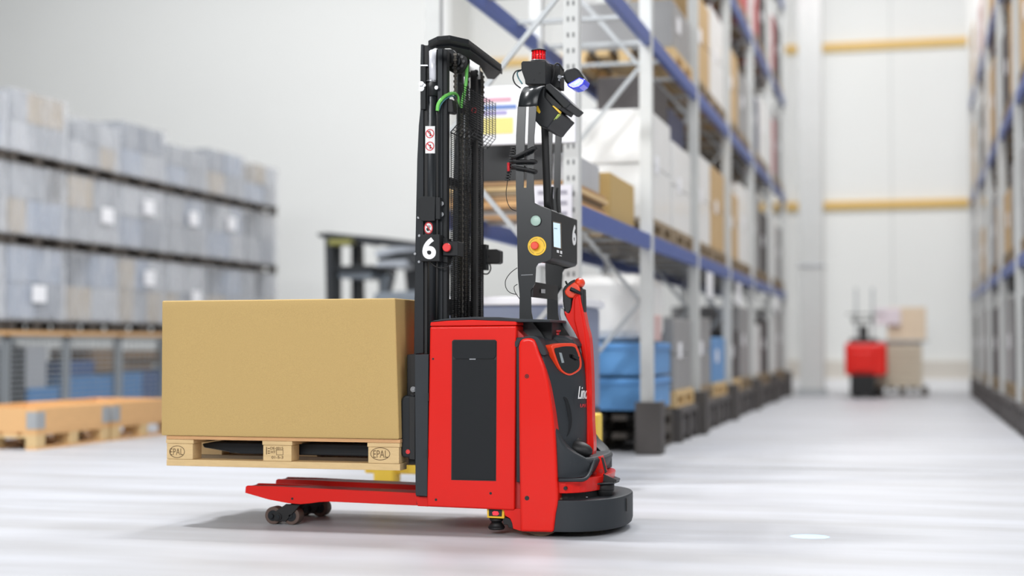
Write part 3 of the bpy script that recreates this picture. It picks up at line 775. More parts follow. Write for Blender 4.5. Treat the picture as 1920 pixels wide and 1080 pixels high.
# bulged upper part with a sloping lip
zt1 = atX(861, 206, Xo).z; zt2 = atX(861, 153, Xo).z
lv = [(Xm, zt0), (Xo, zt0 + .03), (Xo, zt2)]
z = zt0 + .0
while z < zt2:
    s = min(1, (z - zt0) / .05)
    x = Xm + (Xo - Xm) * s
    wire(bm, (x, y0, z), (x, y1 + .075, z), rw); z += .0115
for i in range(ny + 2):
    y = y0 + (y1 + .075 - y0) * i / (ny + 1)
    wire(bm, (Xm, y, zt0), (Xo, y, zt0 + .05), rw * 1.2); wire(bm, (Xo, y, zt0 + .05), (Xo, y, zt2), rw * 1.2)
for zq in (zt0 + .06, zt2):
    for k in range(5):
        x = Xo - k * .014
        pass
for k in range(18):
    z = zt0 + .02 + k * .0125
    pass
obj('wire_guard', bm, WIRE, TR, kind='stuff', label='black wire mesh guard across the mast')
# pale printed notice on the far inner rail
bm = NB(); c = atY(889, 207, YM + .40); ring(bm, c, (0, -1, 0), .014, .010, .002, 20); obj('notice_ring', bm, SCRRED, TR)
# number box
NBX = P('number_box', [(787.5, 440), (824, 439.5), (824, 490), (787.5, 490)], YM - .06, .13, DARK, bevel=.003)
bm = fit_text('6', 792, 817.5, 445, 486, lambda x, y: atY(x, y, YM - .061), offset=.035, depth=.0008); obj('numeral', bm, WHITE, NBX, label='white numeral 6')
BBX = P('button_box', [(830, 453), (858.5, 452.5), (858.5, 479.5), (830, 479)], YM - .02, .10, DARK, bevel=.003)
P('button_bracket', [(824, 443), (831, 446), (839, 447), (839, 493), (824, 490)], YM + .0, .07, DARK, bevel=.002)
c = atY(840, 464.5, YM - .02)
bm = NB(); cyl(bm, c, c + Vector((0, -.014, 0)), .012, seg=16); cyl(bm, c + Vector((0, -.014, 0)), c + Vector((0, -.028, 0)), .021, .0195, seg=28); obj('stop_button', bm, REDBTN, BBX, bevel=.003, label='red mushroom stop button')
bm = NB(); tube(bm, [atY(807, 490, YM - .03), atY(814, 498, YM - .035), atY(825, 502, YM - .03), atY(838, 500, YM - .02), atY(845, 493, YM), atY(847, 480, YM + .02)], .0032); obj('cable', bm, BLACK, TR)
for p in ((778.5, 476), (786, 491), (786.5, 442), (785, 408)):
    bolt(p[0], p[1], YM - .002, .004, METAL)
# stickers on the cylinder
def sticker_plane(x, y): return atY(x, y, YM - .0155)
lab = B('warning_label', 797.5, 236.5, 815.5, 287.5, YM - .0155, .0012, WHITE, bevel=0, label='white label with two red prohibition circles')
for cyq in (250.5, 274):
    c = atY(806, cyq, YM - .0168)
    bm = NB(); ring(bm, c, (0, -1, 0), .0215, .0175, .0008, 32)
    d = Vector((.0145, 0, -.0145)); n_ = Vector((.0018, 0, .0018))
    extr(bm, [c - d - n_, c + d - n_, c + d + n_, c - d + n_], (0, -.0009, 0)); obj('prohibition_ring', bm, SCRRED, lab)
    bm = NB(); cyl(bm, c + Vector((.002, 0, .004)), c + Vector((.002, -.0006, .004)), .003, seg=10)
    box(bm, c.x - .001, c.x + .005, c.y - .0005, c.y, c.z - .012, c.z + .002)
    if cyq < 260: box(bm, c.x - .008, c.x + .002, c.y - .0005, c.y, c.z + .009, c.z + .0125)
    obj('pictogram', bm, BLACK, lab)
c = atY(803.5, 427.5, YM - .0165)
bm = NB(); seg = 32
vs = [bm.verts.new(c + Vector((math.cos(2 * PI * i / seg) * .0215, 0, math.sin(2 * PI * i / seg) * .029))) for i in range(seg)]
bm.faces.new(vs); r_ = bmesh.ops.extrude_face_region(bm, geom=bm.faces[:]); bmesh.ops.translate(bm, verts=[v for v in r_['geom'] if isinstance(v, bmesh.types.BMVert)], vec=(0, -.001, 0))
HS = obj('hand_sticker', bm, SCRRED, TR, label='red and white no-reaching-in sticker with a black hand')
bm = NB(); vs = [bm.verts.new(c + Vector((math.cos(2 * PI * i / seg) * .0165, -.0014, math.sin(2 * PI * i / seg) * .0225))) for i in range(seg)]; bm.faces.new(vs); obj('sticker_face', bm, WHITE, HS)
bm = NB(); c2 = c + Vector((0, -.0018, 0))
extr(bm, [c2 + Vector(v) for v in ((-.011, 0, -.003), (-.008, 0, -.013), (-.001, 0, -.015), (.005, 0, -.011), (.006, 0, -.002), (-.006, 0, .001))], (0, -.0004, 0))
for k in range(4):
    extr(bm, [c2 + Vector((-.005 + k * .0033, 0, -.001)), c2 + Vector((-.003 + k * .0033, 0, -.001)), c2 + Vector((-.0015 + k * .0045, 0, .014 - abs(k - 1.5) * .002)), c2 + Vector((-.0035 + k * .0045, 0, .014 - abs(k - 1.5) * .002))], (0, -.0004, 0))
obj('pictogram_hand', bm, BLACK, HS)
bm = NB(); d = Vector((.012, 0, -.016)); n_ = Vector((.0018, 0, .0014)); c3 = c + Vector((0, -.0026, 0)); extr(bm, [c3 - d - n_, c3 + d - n_, c3 + d + n_, c3 - d + n_], (0, -.0004, 0)); obj('sticker_slash', bm, SCRRED, HS)
# sensor box on the far side of the mast
SB = P('sensor_box', [(906, 467.5), (931, 467), (937, 470), (937, 492), (932, 494.5), (906, 494)], YC + .32, .07, BLACK, bevel=.004)
P('sensor_bracket', [(901, 458), (911, 458), (911, 506), (901, 506)], YC + .31, .06, DARK, bevel=.002)
bm = NB(); tube(bm, [atY(918, 494, YC + .34), atY(920, 504, YC + .34), atY(915, 513, YC + .34), atY(906, 513, YC + .34), atY(903, 508, YC + .34)], .0035); obj('cable', bm, BLACK, TR)
bolt(915, 480, YC + .32, .005, BLACK)

# --- sensor frame: hoop plates either side of the truck
YH = YC - .27
SATIN = mat('satin_coat', (30, 33, 35), .27, var=.05)
SATIN.node_tree.nodes['Principled BSDF'].inputs['Specular IOR Level'].default_value = .5
SATIN.node_tree.nodes['Principled BSDF'].inputs['Coat Weight'].default_value = .0
SATIN.node_tree.nodes['Principled BSDF'].inputs['Coat Roughness'].default_value = .32
outl = [(1016, 196), (1006, 232), (1001, 305), (1000.5, 340), (1002, 380), (1014, 387), (1034, 394), (1034, 482), (1031, 487), (1024, 490), (1009, 494), (1004.7, 501), (1003, 532), (995, 545), (996, 584), (1000.5, 607), (1014, 623), (1022, 636), (974, 636), (974, 551), (971, 518), (970.5, 495), (968.6, 396), (967, 330), (967.5, 255), (970, 205)]
TH = .008
def hoop_plate(sgn):
    Yp_ = YC + (-.27 + TH if sgn < 0 else .303 - TH)
    bm = NB()
    pts = [atY(x, y, YH) for x, y in outl[1:-1]]
    # slot cut: split the strip into left and right bands beside the slot
    ztop = atY(985, 200, YH).z
    zs0, zs1 = atY(986, 349, YH).z, ztop
    z380 = atY(985, 380, YH).z
    # lower plate
    low = [atY(x, y, YH) for x, y in [(1000.6, 352)] + outl[4:23] + [(967.2, 352)]]
    extr(bm, [Vector((p.x, Yp_, p.z)) for p in low], (0, TH * sgn, 0))
    # band left and right of the slot
    L = [(967.2, 352), (967.5, 255), (970.5, 200), (986, 200), (984, 255), (981.5, 352)]
    R_ = [(987, 352), (989.5, 255), (991.5, 200), (1006, 200), (1001.5, 255), (1000.6, 352)]
    for pp in (L, R_):
        extr(bm, [Vector((p.x, Yp_, p.z)) for p in (atY(x, y, YH) for x, y in pp)], (0, TH * sgn, 0))
    # bridge above the slot, then the bend over the top
    a0 = atY(970.5, 200, YH); a1 = atY(1006, 200, YH); zb0 = a0.z
    a9 = atY(970.5, 200, YH); b9 = atY(1006, 200, YH)
    zA = zb0; rr = .113; n = 14
    xa = a9.x; xb = b9.x; xa2 = xa + .018; xb2 = xb + .016
    prev = None
    sec = []
    for i in range(n + 1):
        a = (PI / 2) * i / n
        yy = Yp_ - sgn * rr * (1 - math.cos(a)); z_ = zA + rr * math.sin(a)
        yi = Yp_ - sgn * (rr - (rr - TH) * math.cos(a)) ; zi = zA + (rr - TH) * math.sin(a)
        f = i / n
        xA = xa + (xa2 - xa) * f; xB = xb + (xb2 - xb) * f
        sec.append([Vector((xA, yy, z_)), Vector((xB, yy, z_)), Vector((xB, yi, zi)), Vector((xA, yi, zi))])
    sec.append([Vector((v.x, YC, v.z)) for v in sec[-1]])
    loft(bm, sec, smooth=True)
    o = obj('hoop_plate', bm, SATIN, TR, bevel=0)
    return o
hoop_plate(-1); hoop_plate(1)
# display enclosure between the plates
a = atY(1034, 394, YH); b = atY(1034, 484, YH); d_ = atY(1004, 384, YH)
bm = NB(); extr(bm, [Vector((p.x, YH + TH * .2, p.z)) for p in (atY(x, y, YH) for x, y in ((1003, 381), (1014, 387), (1034.5, 394.5), (1034.5, 483), (1031, 488), (1022, 490.5), (1003, 489)))], (0, .573 - TH * .4, 0))
ENC = obj('display_enclosure', bm, DARK, TR, bevel=.004)
Xf = atY(1034.5, 440, YH).x + .0008
onx = lambda x, y: atX(x, y, Xf)
def quad_on_x(px, m, name, parent, dx=.001, bevel=0, label=None):
    bm = NB(); extr(bm, [atX(x, y, Xf) for x, y in px], (dx, 0, 0)); return obj(name, bm, m, parent, bevel=bevel, label=label)
quad_on_x([(1036, 414.5), (1052, 418), (1053, 468), (1037.5, 464)], BLKGLOSS, 'screen_surround', ENC)
SCM = mat('lit_screen', (190, 212, 222), .3, var=.06, scale=12, emit=(196, 222, 236), estr=.55)
quad_on_x([(1037, 417), (1049.5, 419.5), (1050.5, 465.5), (1038.2, 462.5)], SCM, 'screen', ENC, .002, label='lit pale blue screen')
quad_on_x([(1038, 427.5), (1044, 428.5), (1044, 429.5), (1038, 428.5)], mat('screen_ink', (90, 110, 130)), 'screen_line', ENC, .0026)
for q in ([(1043.8, 468.5), (1047.6, 469.3), (1047.8, 474.5), (1044, 473.5)], [(1050, 470), (1053.5, 470.8), (1053.7, 476.5), (1050.2, 475.5)], [(1049.3, 478.5), (1053, 479.4), (1053, 480.8), (1049.3, 480)]):
    quad_on_x(q, WHITE, 'symbol_print', ENC)
bm = fit_text('6', 1073.3, 1080, 421.5, 460, onx, offset=.035, depth=.0008); obj('numeral', bm, WHITE, ENC, label='white numeral 6')
# relocate lower edge of numeral to its own plane (flat print on the face)
c = atY(1005, 414, YH)
bm = NB(); cyl(bm, c, c + Vector((0, -.008, 0)), .0262, seg=32); obj('button_collar', bm, BLACK, TR)
bm = NB(); ellipsoid(bm, c + Vector((0, -.008, 0)), .0245, .006, .0245, seg=32); obj('start_button', bm, mat('pale_green_lens', (164, 190, 178), .35), TR, label='pale green round start button')
c = atY(1007, 461.5, YH)
bm = NB(); cyl(bm, c, c + Vector((0, -.004, 0)), .0445, seg=48); YD = obj('stop_collar', bm, YEL, TR, bevel=.001, label='yellow disc behind the emergency stop')
bm = NB()
for i in range(40):
    if i % 10 in (8, 9): continue
    a = 2 * PI * i / 40; p = c + Vector((math.cos(a) * .036, -.0045, math.sin(a) * .036)); box(bm, p.x - .0014, p.x + .0014, p.y - .0002, p.y, p.z - .002, p.z + .002)
obj('collar_print', bm, mat('brown_ink', (150, 120, 40)), YD)
c2 = c + Vector((-.006, 0, .001))
bm = NB(); cyl(bm, c2, c2 + Vector((0, -.02, 0)), .012, seg=16); cyl(bm, c2 + Vector((0, -.016, 0)), c2 + Vector((0, -.032, 0)), .020, .0175, seg=28); obj('emergency_stop', bm, mat('stop_red', (228, 72, 48), .4), TR, bevel=.003, label='orange-red emergency stop knob')
# engraved mark, weld line, small parts
quad = NB(); pr(quad, [(977, 515.5), (999, 514.5), (999, 515.3), (977, 516.3)], YH - .001, .001); obj('scratch_mark', quad, METAL, TR)
B('frame_brace', 995, 528, 1000, 557, YH + .01, .52, BLACK, bevel=.002)
bm = NB(); a = atY(1018, 546, YC - .1)
xq = atY(1000, 540, YH).x + .003
extr(bm, [atX(x, y, xq) for x, y in ((1014.5, 542), (1022, 542.5), (1022, 550), (1014.5, 549.5))], (.001, 0, 0)); obj('small_label', bm, mat('label_grey', (180, 182, 184)), TR)
P('red_underside_button', [(1008, 489), (1023, 489), (1021, 493), (1010, 492)], YC - .1, .03, REDBTN, bevel=.001).name = 'underside_button'
# rising cable tube and cables between the plates
bm = NB(); tube(bm, [atY(1019, 196, YC), atY(1021.5, 240, YC), atY(1023.5, 300, YC), atY(1027, 395, YC)], .018, seg=14, k=4); obj('centre_tube', bm, BLACK, TR)
for k_, (xa_, xb_) in enumerate(((1036, 1037), (1045, 1047))):
    bm = NB(); tube(bm, [atY(xa_, 350 if k_ == 0 else 352, YC + .12), atY(xa_ - 1, 370, YC + .12), atY(xb_, 402, YC + .12)], .006, k=4); obj('cable', bm, BLACK, TR)
# corrugated cable loops around the near plate
for (ya, yb, yl) in ((294, 279, 288), (303, 303, 302), (314, 321, 317)):
    bm = NB()
    tube(bm, [atY(985, ya, YH + .04), atY(966, ya + 1, YH + .03), atY(961, ya + 1, YH + .005), atY(966, ya, YH - .02), atY(984, (ya + yb) / 2 - 1, YH - .026), atY(999, yb - 1, YH - .026), atY(1004, yb, YH - .016), atY(1005, yb + 1, YH + .012), atY(1000, yb + 2, YH + .03), atY(975, ya + 2, YH + .03)], .0085, k=6)
    obj('cable_loop', bm, BLACK, TR)
bm = NB()
for i in range(13):
    s = i / 12; p = atY(963 - 12 * s, 277 + 60 * s, YH + .02); box(bm, p.x - .011, p.x + .011, p.y - .01, p.y + .01, p.z - .0035, p.z + .0035)
wire(bm, atY(963, 277, YH + .02), atY(951, 337, YH + .02), .006)
obj('ribbed_connector', bm, BLACK, TR)
bm = NB(); p = atY(953.5, 313, YH + .005); cyl(bm, p + Vector((0, 0, -.02)), p + Vector((0, 0, .02)), .007, seg=10); obj('connector_cap', bm, SCRRED, TR)
bm = NB(); tube(bm, [atY(952, 338, YH + .02), atY(949, 360, YH + .02), atY(951, 378, YH + .02), atY(958, 391, YH + .02), atY(969, 396, YH + .02)], .0018); obj('cable', bm, BLACK, TR)
bm = NB(); tube(bm, [atY(970, 502, YH + .01), atY(957, 512, YH + .0), atY(948, 526, YH), atY(949, 540, YH), atY(957, 549, YH), atY(969, 552, YH + .01)], .0018); obj('cable', bm, BLACK, TR)
bm = NB(); tube(bm, [atY(970, 533, YH + .01), atY(964, 538, YH), atY(966, 548, YH), atY(974, 560, YH + .01)], .0018); obj('cable', bm, BLACK, TR)

# beacon housing and beacon
BH = P('beacon_housing', [(977, 118), (980, 114.5), (1023, 114.5), (1023, 158), (985, 158), (984, 150), (977.5, 131)], YC - .14, .12, DARK, bevel=.003)
P('housing_rear', [(1023, 117), (1033, 120), (1050, 123), (1050, 165), (1023, 165)], YC + .02, .10, DARK, bevel=.003)
bm = NB(); 
for p in ((1012, 137.5), (1001.5, 150)): cyl(bm, atY(p[0], p[1], YC - .141), atY(p[0], p[1], YC - .138), .004, seg=10)
obj('screw_hole', bm, BLACK, BH)
c = atY(1010, 113.5, YC - .08)
bm = NB(); cyl(bm, c, c + Vector((0, 0, .045)), .033, .0305, seg=32)
BL = mat('red_lens', (214, 16, 30), .12, var=.1, scale=40, coat=.5, emit=(255, 30, 30), estr=.35)
BCN = obj('beacon_lens', bm, BL, TR, label='red glass beacon lens')
bm = NB()
for i in range(14):
    a = 2 * PI * i / 14; p = c + Vector((math.cos(a) * .0325, math.sin(a) * .0325, .002)); wire(bm, p, p + Vector((-.001 * math.cos(a), -.001 * math.sin(a), .042)), .0025)
obj('lens_rib', bm, mat('red_lens_dark', (150, 8, 18), .15), BCN)
bm = NB(); cyl(bm, c + Vector((0, 0, .045)), c + Vector((0, 0, .050)), .036, .036, seg=32); cyl(bm, c + Vector((0, 0, .050)), c + Vector((0, 0, .054)), .030, .024, seg=32); obj('beacon_cap', bm, DARK, TR)
bm = NB(); cyl(bm, c + Vector((0, 0, -.004)), c, .038, seg=28); obj('beacon_base', bm, METAL, TR)
bm = NB(); tube(bm, [atY(978, 131, YC - .12), atY(967, 134, YC - .12), atY(962, 145, YC - .13), atY(966, 157, YC - .14), atY(976, 165, YC - .15)], .0035); obj('cable', bm, BLACK, TR)
bm = NB(); tube(bm, [atY(977, 132, YC - .11), atY(970, 136, YC - .11), atY(972, 146, YC - .12), atY(979, 157, YC - .14)], .0035); obj('cable', bm, TEALH, TR)
# blue warning spotlight
bl0 = atY(1060, 143, YC + .02); bl1 = atY(1089, 153, YC - .02)
SP = NB()
P_body = [(1054, 137), (1062, 129.5), (1076, 126), (1083, 128), (1090, 138), (1098, 150), (1092, 155), (1078, 158), (1063, 158), (1058, 151)]
pr(SP, P_body, YC - .05, .11)
SPL = obj('spotlight_body', SP, DARK, TR, bevel=.012, seg=3, label='dark housing of the blue warning spotlight')
P('spotlight_lens', [(1062, 158), (1076, 150), (1086, 144), (1098, 149), (1094, 158), (1086, 164), (1074, 167), (1066, 163)], YC - .054, .115, mat('blue_lens', (40, 44, 170), .15, coat=.6, emit=(50, 60, 220), estr=.5), SPL, bevel=.006)
P('spotlight_glow', [(1075, 158), (1080, 152), (1087, 150), (1089, 152), (1084, 157), (1077, 160)], YC - .058, .01, mat('blue_glow', (150, 230, 250), .2, emit=(120, 225, 255), estr=2.0), SPL, bevel=.003)
bm = NB(); tube(bm, [atY(1048, 152, YC), atY(1051, 146, YC), atY(1058, 144, YC)], .006); cyl(bm, atY(1049, 144, YC - .03), atY(1049, 144, YC + .03), .009, seg=14); obj('spotlight_mount', bm, METAL, TR)
bm = NB(); tube(bm, [atY(1033, 156, YC - .03), atY(1038, 140, YC - .04), atY(1039, 125, YC - .04), atY(1044, 119, YC - .04), atY(1050, 122, YC - .03), atY(1056, 132, YC - .02)], .0045); obj('cable', bm, BLACK, TR)
# downward-looking scanner
hood = [(1023, 159), (1031, 156.5), (1071, 194.5), (1062, 203), (1056, 202), (1052, 197), (1026, 169), (1021, 166)]
P('scanner_hood', hood, YC - .15, .30, DARK, bevel=.004)
P('scanner_hood', [(1022, 170), (1054, 200), (1050, 206), (1036, 199), (1020, 182)], YC - .13, .26, BLACK, bevel=.002).name = 'scanner_window'
P('tilted_scanner', [(1004, 160), (1021, 163), (1020, 181), (1036, 199), (1050, 212), (1036, 228), (1026, 241), (1012, 236), (1003, 226)], YC - .17, .34, DARK, bevel=.006, seg=3)
P('yellow_edge', [(1035, 198.5), (1038, 198), (1050.5, 208.5), (1049, 212.5)], YC - .172, .03, YEL, bevel=.001)
P('yellow_edge', [(1046, 214), (1049.5, 213.5), (1041, 222), (1038, 225)], YC - .172, .03, mat('lime_plastic', (190, 214, 90), .5), bevel=.001)
P('yellow_sticker', [(1004.5, 197), (1009, 199), (1013.5, 210), (1011, 213), (1004, 206)], YC - .1715, .002, YEL, bevel=0)
bm = NB(); c = atY(1015.5, 165, YC - .172); cyl(bm, c, c + Vector((0, -.004, 0)), .006, seg=12); obj('bolt', bm, METAL, TR)

# --- drive wheel
c = atY(1014, 990, YN + .05)
bm = NB(); cyl(bm, (c.x, YN + .04, .115), (c.x, YN + .11, .115), .115, seg=48); obj('drive_wheel', bm, mat('tan_tread', (120, 104, 84), .6), TR, bevel=.006)
bm = NB(); cyl(bm, (c.x - .02, YC - .2, .1), (c.x - .02, YC + .2, .1), .09, seg=32); obj('axle_housing', bm, BLACK, TR)

# blue safety beam from the truck's spotlight on to the floor
tgt = atZ(1520, 1006, 0)
sp = bpy.data.lights.new('blue_spot', 'SPOT'); sp.energy = 900; sp.color = (.12, .55, 1.0)
dvec = tgt - atY(1090, 166, YC); sp.spot_size = 2 * math.atan(.082 / dvec.length); sp.spot_blend = .25; sp.shadow_soft_size = .004
so = bpy.data.objects.new('blue_spot', sp); COL.objects.link(so)
so.location = atY(1090, 170, YC); so.rotation_euler = dvec.to_track_quat('-Z', 'Y').to_euler()


# ------------------------------------------------------------ generic goods
def simple_pallet(bm, x0, x1, y0, y1, z):
    """open pallet: three runners, nine blocks, five deck boards; returns top z"""
    for t in (0, .5, 1):
        xx = x0 + (x1 - x0 - .1) * t; box(bm, xx, xx + .1, y0, y1, z, z + .022)
        for s in (0, .5, 1):
            yy = y0 + (y1 - y0 - .13) * s; box(bm, xx, xx + .1, yy, yy + .13, z + .022, z + .10)
    for s in range(5):
        xx = x0 + (x1 - x0 - .12) * s / 4; box(bm, xx, xx + .12, y0, y1, z + .10, z + .144)
    return z + .144
def ribs(bm, x0, x1, y0, y1, z, t=.012):
    box(bm, x0 - t, x1 + t, y0 - t, y1 + t, z, z + .018)
GREYS = [mat('film_grey_a', (160, 164, 170), .35, var=.12, scale=3, bump=.4, bscale=9, stretch=(1, 1, .3), coat=.3),
         mat('film_grey_b', (186, 189, 194), .35, var=.1, scale=3, bump=.4, bscale=9, stretch=(1, 1, .3), coat=.3),
         mat('film_grey_c', (142, 148, 158), .35, var=.12, scale=3, bump=.4, bscale=9, stretch=(1, 1, .3), coat=.3),
         mat('film_beige', (182, 170, 152), .4, var=.1, scale=3, bump=.4, bscale=9, stretch=(1, 1, .3), coat=.2),
         mat('film_blue_grey', (160, 170, 186), .4, var=.1, scale=3, bump=.4, bscale=9, stretch=(1, 1, .3), coat=.3)]
def film():
    m = bpy.data.materials.new('stretch_film'); m.use_nodes = True
    nt = m.node_tree; b = nt.nodes['Principled BSDF']
    b.inputs['Base Color'].default_value = rgb(228, 231, 235); b.inputs['Roughness'].default_value = .25
    tc = nt.nodes.new('ShaderNodeTexCoord'); mp = nt.nodes.new('ShaderNodeMapping'); mp.inputs['Scale'].default_value = (6, 6, 1.2)
    nz = nt.nodes.new('ShaderNodeTexNoise'); nz.inputs['Scale'].default_value = 2.2; nz.inputs['Detail'].default_value = 5
    nt.links.new(tc.outputs['Object'], mp.inputs[0]); nt.links.new(mp.outputs[0], nz.inputs['Vector'])
    mr = nt.nodes.new('ShaderNodeMapRange'); mr.inputs[1].default_value = .3; mr.inputs[2].default_value = .75
    mr.inputs[3].default_value = .15; mr.inputs[4].default_value = .55
    nt.links.new(nz.outputs[0], mr.inputs[0]); nt.links.new(mr.outputs[0], b.inputs['Alpha'])
    bp = nt.nodes.new('ShaderNodeBump'); bp.inputs['Strength'].default_value = .5; bp.inputs['Distance'].default_value = .02
    nt.links.new(nz.outputs[0], bp.inputs['Height']); nt.links.new(bp.outputs[0], b.inputs['Normal'])
    return m
FILM = film()
DKPAL = mat('dark_pallet', (74, 68, 62), .8, var=.2)
PAPER = mat('paper_label', (244, 245, 248), .5, var=.01)

# ---- the block of stacked loads on the left: seven columns, four levels
KX = -10.0
cols = 7
ystart = 14.25; pitch = 1.30
lev = {'bottom': 0.0, 'third': 1.031, 'second': 2.03, 'top': 2.99}
ordn = ['first', 'second', 'third', 'fourth', 'fifth', 'sixth', 'seventh']
def wrapped_load(y0, z, hgt, lab, grp, seed):
    rnd = random.Random(seed)
    T = thing('wrapped_pallet_load', lab, 'pallet load', (KX - .4, y0 + .6, z), grp)
    bm = NB(); zt_ = simple_pallet(bm, KX - .8, KX, y0, y0 + 1.2, z); obj('pallet', bm, DKPAL, T)
    nc = 3 if rnd.random() < .4 else 2
    nr = 2
    w = 1.16 / nc
    h = (hgt - .16) / nr
    for r in range(nr):
        for c_ in range(nc):
            if r == nr - 1 and rnd.random() < .06: continue
            j = rnd.uniform(0, .03)
            for b_ in range(1):
                bm = NB(); box(bm, KX - .76, KX - .02 - j, y0 + .02 + c_ * w, y0 + .012 + (c_ + 1) * w, zt_ + r * h + .001, zt_ + (r + 1) * h - .006)
                obj('carton', bm, GREYS[rnd.choice((0, 0, 1, 1, 2, 3, 4))], T, bevel=.01)
    bm = NB()
    sec = []
    for z_, o_ in ((zt_ - .02, .02), (zt_ + .15, .012), (zt_ + .4, .018), (zt_ + nr * h, .008)):
        q = [(KX - .78, y0), (KX + o_, y0 - .002), (KX + o_ * .6, y0 + .6), (KX + o_, y0 + 1.2), (KX - .78, y0 + 1.2)]
        sec.append([Vector((a, b, z_)) for a, b in q])
    loft(bm, sec, smooth=False); obj('stretch_film', bm, FILM, T)
    if rnd.random() < .25 or seed in (14, 24):
        yy = y0 + rnd.uniform(.2, .75); zz2 = zt_ + rnd.uniform(.15, .5)
        bm = NB(); box(bm, KX + .022, KX + .025, yy, yy + .3, zz2, zz2 + .2); obj('paper_label', bm, PAPER, T)
    return T
for i in range(cols):
    y0 = ystart + i * pitch
    for li, nm in enumerate(('third', 'second', 'top')):
        h = 1.014 if nm == 'third' else .975 if nm == 'second' else (.80, .88, .74, .86, .72, .82, .78)[i]
        where = {'third': 'second tier from the floor', 'second': 'third tier from the floor', 'top': 'topmost tier'}[nm]
        wrapped_load(y0, lev[nm], h, 'film-wrapped grey load, %s from the left, %s' % (ordn[i], where), 'film-wrapped loads stacked at the left', 10 * (li + 1) + i)
# bottom tier: steel mesh cages with blue and wooden contents
GB = mat('cage_steel', (176, 182, 186), .4, metal=.5, var=.08)
BLU = [mat('blue_crate', (92, 150, 206), .45, var=.06), mat('blue_crate_dark', (66, 98, 150), .45, var=.06), mat('grey_blue_crate', (130, 146, 166), .45, var=.06)]
BRN = mat('brown_board', (150, 124, 96), .8, var=.2)
BLKC = mat('black_crate', (44, 46, 48), .5, var=.1)
def mesh_cage(x0, x1, y0, y1, z, h, lab, grp, content, face='x'):
    T = thing('mesh_cage', lab, 'cage', ((x0 + x1) / 2, (y0 + y1) / 2, z), grp)
    bm = NB()
    for x in (x0, x1 - .04):
        for y in (y0, y1 - .04): box(bm, x, x + .04, y, y + .04, z, z + h)
    for zq in (z + .1, z + h - .04):
        box(bm, x0, x1, y0, y0 + .03, zq, zq + .035); box(bm, x0, x1, y1 - .03, y1, zq, zq + .035)
        box(bm, x0, x0 + .03, y0, y1, zq, zq + .035); box(bm, x1 - .03, x1, y0, y1, zq, zq + .035)
    obj('frame', bm, GB, T)
    bm = NB(); box(bm, x0 + .03, x1 - .03, y0 + .03, y1 - .03, z + .1, z + .12); obj('tray', bm, DKPAL, T)
    bm = NB()
    zq = z + .17
    while zq < z + h - .05:
        box(bm, x1 - .012, x1 - .006, y0 + .03, y1 - .03, zq, zq + .012)
        box(bm, x0 + .03, x1 - .03, y0 + .006, y0 + .012, zq, zq + .012); zq += .062
    n = int((y1 - y0) / .15)
    for k in range(1, n): box(bm, x1 - .018, x1 - .012, y0 + k * .15, y0 + k * .15 + .005, z + .13, z + h - .02)
    n = int((x1 - x0) / .075)
    for k in range(1, n): box(bm, x0 + k * .075, x0 + k * .075 + .005, y0 + .012, y0 + .018, z + .13, z + h - .02)
    obj('wire_mesh', bm, GB, T, kind='stuff')
    for i, (m, fy0, fy1, fz0, fz1, nm) in enumerate(content):
        bm = NB(); W_ = (y1 - y0 - .1)
        box(bm, x0 + .08, x1 - .05, y0 + .05 + fy0 * W_, y0 + .05 + fy1 * W_ - .012, z + .125 + fz0 * (h - .2), z + .12 + fz1 * (h - .2))
        obj(nm, bm, m, T, bevel=.01)
    return T
conts = [
    [(BLKC, 0, .5, 0, 1, 'black_crate'), (GREYS[0], .5, 1, .2, 1, 'grey_sack')],
    [(BLKC, 0, .35, 0, .9, 'black_crate'), (GREYS[1], .35, .75, .3, .95, 'grey_sack'), (BLU[0], .4, 1, 0, .3, 'blue_crate')],
    [(BLU[0], 0, .5, 0, .45, 'blue_crate'), (BLU[1], 0, .6, .46, .7, 'blue_crate'), (BLU[0], .5, 1, 0, .45, 'blue_crate'), (BRN, .6, 1, .5, .9, 'brown_carton')],
    [(BLU[0], 0, .55, 0, .5, 'blue_crate'), (BLU[1], .55, 1, 0, .5, 'blue_crate'), (BRN, 0, .8, .52, .62, 'wooden_board'), (BRN, .1, .9, .7, .85, 'wooden_board')],
    [(BLU[0], 0, .5, 0, .5, 'blue_crate'), (BLU[2], .5, 1, 0, .55, 'blue_crate'), (BRN, 0, .7, .6, .85, 'brown_carton')],
    [(BLU[2], 0, .5, 0, .55, 'blue_crate'), (BLU[1], .5, 1, 0, .5, 'blue_crate'), (BRN, .2, 1, .55, .8, 'brown_carton')],
    [(BLU[0], 0, .6, 0, .5, 'blue_crate'), (BRN, 0, 1, .55, .9, 'brown_carton')]]
for i in range(cols):
    y0 = ystart + i * pitch
    mesh_cage(KX - .8, KX, y0, y0 + 1.24, 0, .98, 'mesh cage holding %s, %s from the left, bottom tier' % (('black and grey crates', 'black and blue crates', 'blue crates', 'blue crates and loose boards', 'blue crates and brown carton', 'grey-blue crates', 'blue crate and brown carton')[i], ordn[i]), 'mesh cages at the foot of the left stack', conts[i])
    bm = NB(); box(bm, KX - .84, KX + .03, y0 - .02, y0 + 1.26, .985, 1.03)
    top('wooden_board', bm, WOODO, 'thin wooden cover board on the mesh cage, %s from the left' % ordn[i], 'board', 'wooden cover boards on the mesh cages')

